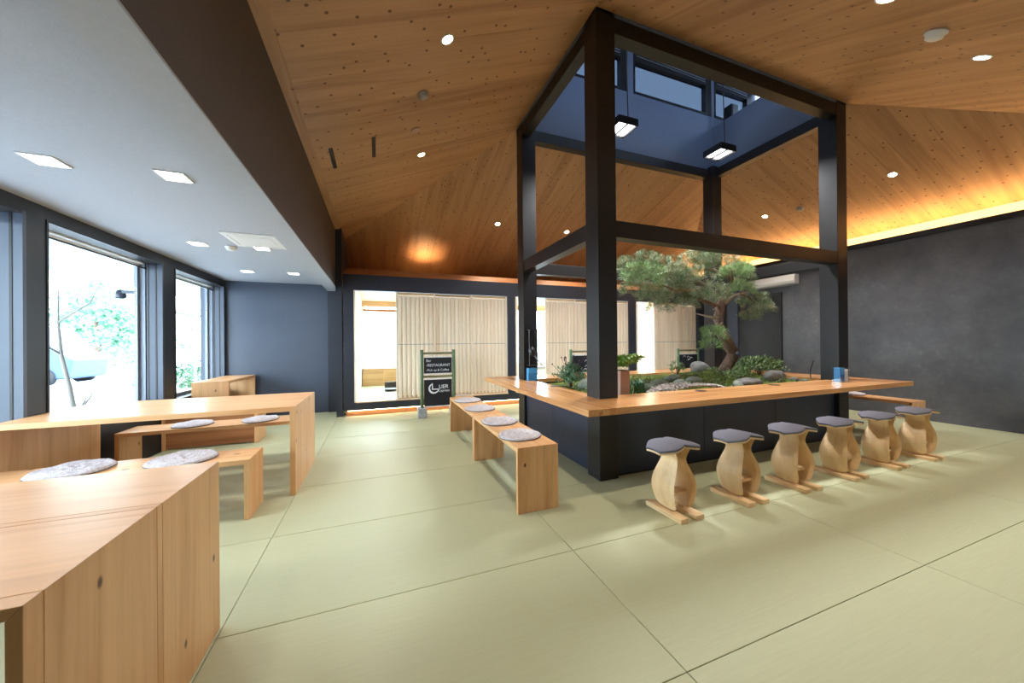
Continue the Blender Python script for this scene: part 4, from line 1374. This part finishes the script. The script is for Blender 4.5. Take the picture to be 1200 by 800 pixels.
for z in (0.93, 1.413):
    box(1.875, 2.002, 4.30, 4.397, z, z + 0.007).build('plate', M['char'], t)
mb = MB().tube([(1.90, 4.33, 1.12), (1.94, 4.33, 1.16), (1.97, 4.33, 1.06), (2.06, 4.28, 0.93)], 0.010, 6)
mb.build('arm', M['greyplastic'], t)
MB().blob((1.935, 4.34, 1.12), (0.05, 0.04, 0.06), 3, 0.2).build('bulb_body', M['blackplastic'], t, smooth=True)
t = thing('counter_pen', 'dark stylus leaning at the plaster wall side near the leaflet holder', 'pen', (5.30, 3.0, ZT))
MB().tube([(5.47, 3.02, ZT), (5.46, 3.02, ZT + 0.10)], 0.006, 6).build('stand', M['blackplastic'], t)
MB().tube([(5.455, 3.02, ZT + 0.09), (5.53, 3.02, ZT + 0.23)], 0.009, 6).build('stylus', M['blackplastic'], t)
t = thing('notice_box', 'white wall box with small black mark behind the pine trunk', 'wall box', (7.79, 6.5, 0.5))
box(XR - 0.06, XR - 0.02, 6.40, 6.59, 0.50, 0.77).build('case', M['white'], t, bevel=0.005)
box(XR - 0.063, XR - 0.06, 6.47, 6.53, 0.71, 0.735).build('mark', M['blackplastic'], t)
# air conditioner above the doorway
t = thing('air_conditioner', 'white wall air conditioner above the doorway behind the pine', 'air conditioner', (7.7, 4.93, 2.36))
mb = MB().prism([(XR - 0.002, 4.5, 2.36), (XR - 0.13, 4.5, 2.38), (XR - 0.16, 4.5, 2.43), (XR - 0.15, 4.5, 2.555), (XR - 0.002, 4.5, 2.56)], (0, 0.86, 0))
mb.build('case', M['white'], t, bevel=0.008)
box(XR - 0.12, XR - 0.03, 4.54, 5.32, 2.352, 2.359).build('flap', M['greyplastic'], t)


# ------------------------------------------------------------------ lamps
def area(name, loc, rot, w, h, watts, col, parent, spread=180):
    d = bpy.data.lights.new(name, 'AREA')
    d.shape = 'RECTANGLE'
    d.size, d.size_y = w, h
    d.energy = watts
    d.color = col
    d.spread = math.radians(spread)
    o = bpy.data.objects.new(name, d)
    COL.objects.link(o)
    o.parent = parent
    o.location = Vector(loc) - wloc(parent)
    o.rotation_euler = rot
    return o


def downlight(x, y, z, nrm, label, r, watts, lens, col, group):
    t = thing('downlight', label, 'ceiling light', (x, y, z), group)
    n = Vector(nrm).normalized()
    c = Vector((x, y, z)) - n * 0.0
    MB().lathe([(r * 0.86, 0.001), (r * 0.9, -0.006), (r * 1.12, -0.005), (r * 1.15, 0.001)], c, n, 20).build('trim_ring', M['white'], t, smooth=True)
    MB().lathe([(r * 0.85, -0.0005), (r * 0.85, -0.004)], c, n, 20).build('lens', lens, t)
    d = bpy.data.lights.new('lamp', 'SPOT')
    d.energy = watts
    d.color = col
    d.spot_size = math.radians(84)
    d.spot_blend = 0.9
    d.shadow_soft_size = 0.05
    o = bpy.data.objects.new('lamp', d)
    COL.objects.link(o)
    o.parent = t
    o.location = -n * 0.03
    return t


nL, nB, nF, nR = (-SLL, 0, 1), (0, SLB, 1), (0, -SLF, 1), (SLR, 0, 1)
WARM = (1.0, 0.88, 0.72)
for x, y, lb in ((0.537, 2.83, 'bright round downlight on the left ceiling slope, nearer one'), (0.537, 4.686, 'round downlight on the left ceiling slope, farther one'), (0.537, 0.97, 'round downlight on the left ceiling slope above the camera')):
    downlight(x, y, zL(x, y), nL, lb, 0.05, DOWN_W, M['lens'], WARM, 'round downlights in the timber ceiling')
for x, y, lb in ((2.18, 6.48, 'small round downlight on the back slope left of the frame'), (3.71, 6.48, 'small round downlight on the back slope behind the mid beam'), (5.24, 6.48, 'round downlight on the back slope behind the front beam')):
    downlight(x, y, zB(x, y), nB, lb, 0.05, DOWN_W, M['lens'], WARM, 'round downlights in the timber ceiling')
for x, y, lb in ((3.336, 1.36, 'round downlight cut by the top picture edge'), (4.80, 1.36, 'round downlight on the front slope at upper right'), (1.87, 1.36, 'round downlight on the front slope above the camera'), (6.27, 1.36, 'round downlight on the front slope beyond the picture')):
    downlight(x, y, zF(x, y), nF, lb, 0.055, DOWN_W, M['lens'], WARM, 'round downlights in the timber ceiling')
for x, y, lb in ((7.02, 2.81, 'round downlight on the right slope right of the frame post'), (7.02, 4.62, 'round downlight on the right slope inside the frame'), (7.02, 1.0, 'round downlight on the right slope beyond the picture')):
    downlight(x, y, zR(x, y), nR, lb, 0.05, DOWN_W, M['lens'], WARM, 'round downlights in the timber ceiling')
COOLW = (1.0, 0.93, 0.84)
low = [(-1.80, 2.858, 'square downlight in the grey ceiling nearest the window'), (-1.213, 2.858, 'square downlight in the grey ceiling nearest the beam'),
       (-1.79, 4.68, 'square downlight left of the ceiling vent'), (-1.22, 4.69, 'square downlight at the ceiling vent corner'),
       (-1.80, 6.22, 'far square downlight near the window corner'), (-1.205, 6.20, 'far square downlight near the dark pilaster'),
       (-1.80, 1.0, 'square downlight beside the camera near window'), (-1.213, 1.0, 'square downlight beside the camera near beam')]
low += [(x, -1.8, 'added square fill lamp behind the camera, out of view, %s' % w) for x, w in ((0.2, 'near the tables'), (2.4, 'in the middle'), (4.6, 'toward the plaster wall'))]  # unseen fill lamps, added to light the bench ends and table edge
for x, y, lb in low:
    zc_ = 2.33 if x < -0.9 else 2.43
    t = thing('downlight', lb, 'ceiling light', (x, y, zc_), 'square downlights in the grey ceiling')
    s = 0.066
    mb = MB()
    for a in ((-s - 0.01, s + 0.01, -s - 0.01, -s), (-s - 0.01, s + 0.01, s, s + 0.01), (-s - 0.01, -s, -s, s), (s, s + 0.01, -s, s)):
        mb.box(x + a[0], x + a[1], y + a[2], y + a[3], zc_ - 0.008, zc_)
    mb.build('trim_ring', M['white'], t)
    box(x - s + 0.001, x + s - 0.001, y - s + 0.001, y + s - 0.001, zc_ - 0.003, zc_ - 0.001).build('lens', M['lensw'], t)
    d = bpy.data.lights.new('lamp', 'SPOT')
    d.energy = SOFF_W if y > 0 else 24.0
    d.color = COOLW
    d.spot_size = math.radians(130)
    d.spot_blend = 0.9
    d.shadow_soft_size = 0.06
    o = bpy.data.objects.new('lamp', d)
    COL.objects.link(o)
    o.parent = t
    o.location = (0, 0, -0.03)

for x, z0, lb, k in ((2.87, 3.90, 'square pendant lamp just right of the near post', 0), (4.57, 3.90, 'square pendant lamp below the light well corner', 1)):
    y = 3.63
    t = thing('pendant_lamp', lb, 'lamp', (x, y, z0), 'square pendant lamps in the light well')
    s = 0.145
    mb = MB().box(x - s, x + s, y - s, y + s, z0 + 0.05, z0 + 0.085)
    for a in ((-s, s, -s, -s + 0.016), (-s, s, s - 0.016, s), (-s, -s + 0.016, -s + 0.016, s - 0.016), (s - 0.016, s, -s + 0.016, s - 0.016), (-0.006, 0.006, -s + 0.016, s - 0.016)):
        mb.box(x + a[0], x + a[1], y + a[2], y + a[3], z0, z0 + 0.05)
    mb.build('housing', M['blackplastic'], t)
    for i in (-1, 1):
        for j in (-1, 1):
            cx, cy = x + i * 0.067, y + j * 0.064
            box(cx - 0.058, cx + 0.058, cy - 0.06, cy + 0.06, z0 + 0.02, z0 + 0.03).build('lens', M['lensp'], t)
    MB().tube([(x + 0.11, y, z0 + 0.085), (x + 0.085, y, 5.0), (x + 0.09, y, 6.0)], 0.006, 6).build('cord', M['blackplastic'], t)
    area('lamp', (x, y, z0 - 0.01), (0, 0, 0), 0.26, 0.26, 42, (0.95, 0.97, 1.0), t, 150)

# cove light, plinth light, uplight
t = thing('cove_light', 'warm glowing strip light in the cove above the plaster wall', 'strip light', (8.05, 3, 2.93))
box(8.03, 8.07, YB + 0.1, 8.1, 2.93, 2.942).build('channel', M['alu'], t)
box(8.032, 8.068, YB + 0.1, 8.1, 2.9425, 2.95).build('diffuser', M['led'], t)
t = thing('plinth_light', 'warm strip light under the dark sill of the slatted screens', 'strip light', (1, YS, 0.07))
box(-0.5, XR - 0.1, YS + 0.02, YS + 0.04, 0.097, 0.105).build('channel', M['alu'], t)
box(-0.5, XR - 0.1, YS + 0.022, YS + 0.038, 0.092, 0.0965).build('diffuser', M['ledfloor'], t)
t = thing('cove_uplight', 'small warm uplight glowing on the back ceiling above the header', 'spot light', (1.0, 7.25, 2.4))
box(0.80, 1.1, 7.55, 7.68, 2.381, 2.44).build('housing', M['char'], t)
box(0.82, 1.08, 7.57, 7.66, 2.441, 2.446).build('lens', M['ledlow'], t)
area('lamp', (0.95, 7.61, 2.45), (PI, 0, 0), 0.24, 0.08, 2.0, (1.0, 0.6, 0.28), t, 70)

# ceiling fittings
def disc(name, label, cat, x, y, z, nrm, prof, mat, group=None):
    n = Vector(nrm).normalized()
    t = thing(name, label, cat, (x, y, z), group)
    MB().lathe([(r, -h) for r, h in prof], (x, y, z), n, 20).build('body', mat, t, smooth=True)
    return t


SD = [(0.055, 0.0), (0.055, 0.012), (0.045, 0.02), (0.042, 0.035), (0.03, 0.042)]
t = disc('smoke_detector', 'grey dome sensor on the left slope below the bright downlight', 'detector', 0.412, 3.462, zL(0.412, 3.462), nL, SD, M['greyplastic'])
t = disc('ceiling_speaker', 'flat pale disc on the left slope beside the sensor', 'speaker', 0.405, 4.068, zL(0.405, 4.068), nL, [(0.055, 0), (0.055, 0.008), (0.045, 0.012)], M['terracotta'])
t = disc('smoke_detector', 'pale sensor on the front slope at upper right', 'detector', 4.074, 1.37, zF(4.074, 1.37), nF, [(r * 1.25, h * 1.3) for r, h in SD], M['white'])
t = disc('smoke_detector', 'small grey sensor on the right slope inside the frame', 'detector', 7.10, 4.054, zR(7.1, 4.054), nR, SD, M['greyplastic'])
t = disc('smoke_detector', 'white sensor on the grey ceiling beside the vent', 'detector', -1.515, 4.72, 2.33, (0, 0, 1), SD, M['white'])
for x, ya, yb, lb in ((-0.455, 4.08, 4.53, 'dark linear slot in the left slope near the beam'), (-0.035, 4.04, 4.47, 'dark linear slot in the left slope farther from the beam')):
    z = zL(x, 0)
    mb = MB()
    mb.prism([(x - 0.02, ya, z - 0.0088 - 0.002), (x + 0.02, ya, z + 0.0084 - 0.002), (x + 0.02, yb, z + 0.0084 - 0.002), (x - 0.02, yb, z - 0.0088 - 0.002)], (0, 0, 0.003))
    t = thing('air_slot', lb, 'vent', (x, (ya + yb) / 2, z), 'linear air slots')
    mb.build('grille', M['black'], t)
t = thing('ceiling_vent', 'white square cassette vent in the grey ceiling', 'vent', (-1.16, 4.37, 2.33))
x0, x1, y0, y1 = -1.42, -0.92, 4.10, 4.62
box(x0, x1, y0, y1, 2.318, 2.33).build('panel', M['white'], t, bevel=0.004)
for a in ((x0 + 0.07, x1 - 0.07, y0 + 0.025, y0 + 0.05), (x0 + 0.07, x1 - 0.07, y1 - 0.05, y1 - 0.025), (x0 + 0.025, x0 + 0.05, y0 + 0.07, y1 - 0.07), (x1 - 0.05, x1 - 0.025, y0 + 0.07, y1 - 0.07)):
    box(*a, 2.314, 2.318).build('flap', M['white'], t)
box(x0 + 0.1, x1 - 0.1, y0 + 0.1, y1 - 0.1, 2.315, 2.318).build('grille', M['white'], t)

# ------------------------------------------------------------------ outdoors
structure('ground', box(-60, -2.67, -20, 60, -0.3, -0.06), M['asphalt'], 'pale parking ground outside the windows', 'ground')
structure('ground', box(-5.2, -2.665, -4, 14, -0.0599, -0.02), M['terrace'], 'pale terrace slab outside the windows', 'terrace')
structure('ground', box(-3, 20, 9.86, 40, -0.3, -0.06), M['asphalt'], 'pale ground behind the screen rooms', 'ground')
structure('ground', box(-2.66, 30, -40, -2.73, -0.3, -0.06), M['asphalt'], 'pale ground behind the camera', 'ground')
structure('roof_soffit', box(-5.2, -2.665, -4, 12.5, 2.60, 2.72), M['soffit'], 'white terrace soffit seen through the window', 'soffit')
for x, y, lb in ((-4.6, 7.75, 'soffit light outside at the upper left of the window'), (-4.05, 7.8, 'soffit light outside near the window middle')):
    t = thing('soffit_light', lb, 'light', (x, y, 2.6), 'terrace soffit lights')
    MB().lathe([(0.10, 0.0), (0.10, -0.008), (0.07, -0.01)], (x, y, 2.6), (0, 0, 1), 16).build('trim_ring', M['white'], t)
    MB().lathe([(0.065, -0.0105), (0.065, -0.012)], (x, y, 2.6), (0, 0, 1), 16).build('lens', M['lensw'], t)


def sapling(label, x, y, z, lean, h, seed):
    rr = random.Random(seed)
    t = thing('bare_sapling', label, 'tree', (x, y, z), 'pale bare saplings on the terrace edge')
    p = [Vector((x, y, z)) + Vector((lean[0] * q + 0.03 * math.sin(7 * q), lean[1] * q, h * q)) for q in (0, 0.2, 0.4, 0.6, 0.8, 1.0)]
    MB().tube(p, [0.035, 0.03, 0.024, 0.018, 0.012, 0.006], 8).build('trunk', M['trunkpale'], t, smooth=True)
    for k in range(5):
        b = p[1 + k % 4]
        a = rr.uniform(0, 6.28)
        l = rr.uniform(0.3, 0.6)
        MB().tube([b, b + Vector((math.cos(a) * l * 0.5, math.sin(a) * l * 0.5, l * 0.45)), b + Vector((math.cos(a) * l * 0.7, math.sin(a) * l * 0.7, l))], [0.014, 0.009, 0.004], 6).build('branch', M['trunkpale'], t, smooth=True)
    return t


sapling('pale leaning sapling outside the wide window', -3.6, 6.13, -0.02, (-0.03, -0.22, 0), 1.95, 3)
sapling('pale upright sapling outside the far window', -4.0, 10.23, -0.02, (0.02, -0.05, 0), 2.45, 8)


def leafy(name, label, c, r, n, seed, mat, ll, trunk=True):
    rr = random.Random(seed)
    t = thing(name, label, 'tree' if trunk else 'shrub', (c[0], c[1], -0.06))
    if trunk:
        MB().tube([(c[0], c[1], -0.06), (c[0] + 0.1, c[1], c[2] * 0.5), (c[0], c[1], c[2] + r[2] * 0.4)], [0.2, 0.14, 0.05], 8).build('trunk', M['bark'], t, smooth=True)
    mb = MB()
    cl = [(rr.gauss(0, 0.5), rr.gauss(0, 0.5), rr.gauss(0, 0.5)) for _ in range(30)]
    for k in range(n):
        q = rr.choice(cl)
        leaf_quad(mb, (c[0] + r[0] * (q[0] + rr.gauss(0, 0.15)), c[1] + r[1] * (q[1] + rr.gauss(0, 0.15)), max(0.0, c[2] + r[2] * (q[2] + rr.gauss(0, 0.13)))), (rr.uniform(-1, 1), rr.uniform(-1, 1), rr.uniform(-1, 1)), ll, ll * 0.35, rr)
    mb.build('foliage', mat, t)['kind'] = 'stuff'


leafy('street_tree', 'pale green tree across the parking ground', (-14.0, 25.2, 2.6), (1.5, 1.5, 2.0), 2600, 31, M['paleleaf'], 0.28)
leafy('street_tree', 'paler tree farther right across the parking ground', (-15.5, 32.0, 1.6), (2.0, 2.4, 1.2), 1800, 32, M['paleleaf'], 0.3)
leafy('roadside_shrub', 'dark low shrub outside the far window', (-5.0, 12.4, 0.35), (0.7, 0.9, 0.35), 1200, 33, M['leafblue'], 0.09, trunk=False)
t = thing('street_house', 'pale house across the parking ground', 'house', (-30, 40, -0.06))
box(-34, -24, 36, 44, -0.06, 5.0).build('wall', M['house'], t)
MB().prism([(-34.5, 35.5, 5.0), (-23.5, 35.5, 5.0), (-29, 35.5, 7.2)], (0, 9, 0)).build('roof', M['greyplastic'], t)
for k in range(3):
    box(-32.5 + k * 3, -31.2 + k * 3, 35.95, 36.0, 1.2, 2.8).build('window', M['carglass'], t)
# parked van
t = thing('parked_van', 'pale blue parked van left in the window view', 'car', (-10, 16.2, -0.06))
VX = -1.0
body = [(-11.6, 0.25), (-8.2, 0.25), (-8.1, 0.9), (-8.5, 1.15), (-9.1, 1.95), (-11.4, 2.0), (-11.65, 1.2)]
MB().prism([(x + VX, 15.4, z - 0.06) for x, z in body], (0, 1.7, 0)).build('body', M['carblue'], t, bevel=0.06)
for a in (15.388, 17.102):
    MB().prism([(-11.2 + VX, a, 1.2), (-8.75 + VX, a, 1.15), (-9.2 + VX, a, 1.8), (-11.2 + VX, a, 1.84)], (0, 0.01, 0)).build('window', M['carglass'], t)
for x in (-11.0, -8.8):
    for y in (15.32, 16.98):
        MB().lathe([(0.2, 0), (0.3, 0.02), (0.32, 0.1), (0.3, 0.18), (0.2, 0.2)], (x + VX, y, 0.26), (0, 1, 0), 20).build('wheel', M['rubber'], t, smooth=True)
# pipe gate outside the far window
t = thing('pipe_gate', 'dark rounded pipe gate outside the far window', 'gate', (-3.2, 8.2, -0.02))
pts = [(-3.2, 6.9, -0.02), (-3.2, 6.9, 1.6)] + [(-3.2, 7.1 - 0.2 * math.cos(a), 1.6 + 0.2 * math.sin(a)) for a in (0.5, 1.0, 1.57)] + [(-3.2, 8.6 + 0.2 * math.sin(a), 1.6 + 0.2 * math.cos(a)) for a in (0, 0.6, 1.1, 1.57)] + [(-3.2, 8.8, -0.02)]
MB().tube(pts, 0.022, 8).build('pipe', M['steel'], t, smooth=True)
MB().tube([(-3.2, 6.92, 0.35), (-3.2, 8.78, 0.35)], 0.016, 8).build('rail', M['steel'], t, smooth=True)
t = thing('outdoor_lamp', 'small dark lamp fixed outside the window frame', 'lamp', (-2.85, 5.47, 1.85))
box(-2.80, -2.67, 5.44, 5.50, 1.86, 1.90).build('bracket', M['steel'], t)
MB().lathe([(0.03, 0.0), (0.05, -0.06), (0.045, -0.10)], (-2.82, 5.47, 1.90), (0, 0, 1), 14).build('shade', M['steel'], t, smooth=True)
structure('ground', box(-9.2, -9.0, -5, 45, -0.06, 0.08), M['concrete'], 'grey kerb line across the parking ground', 'kerb')
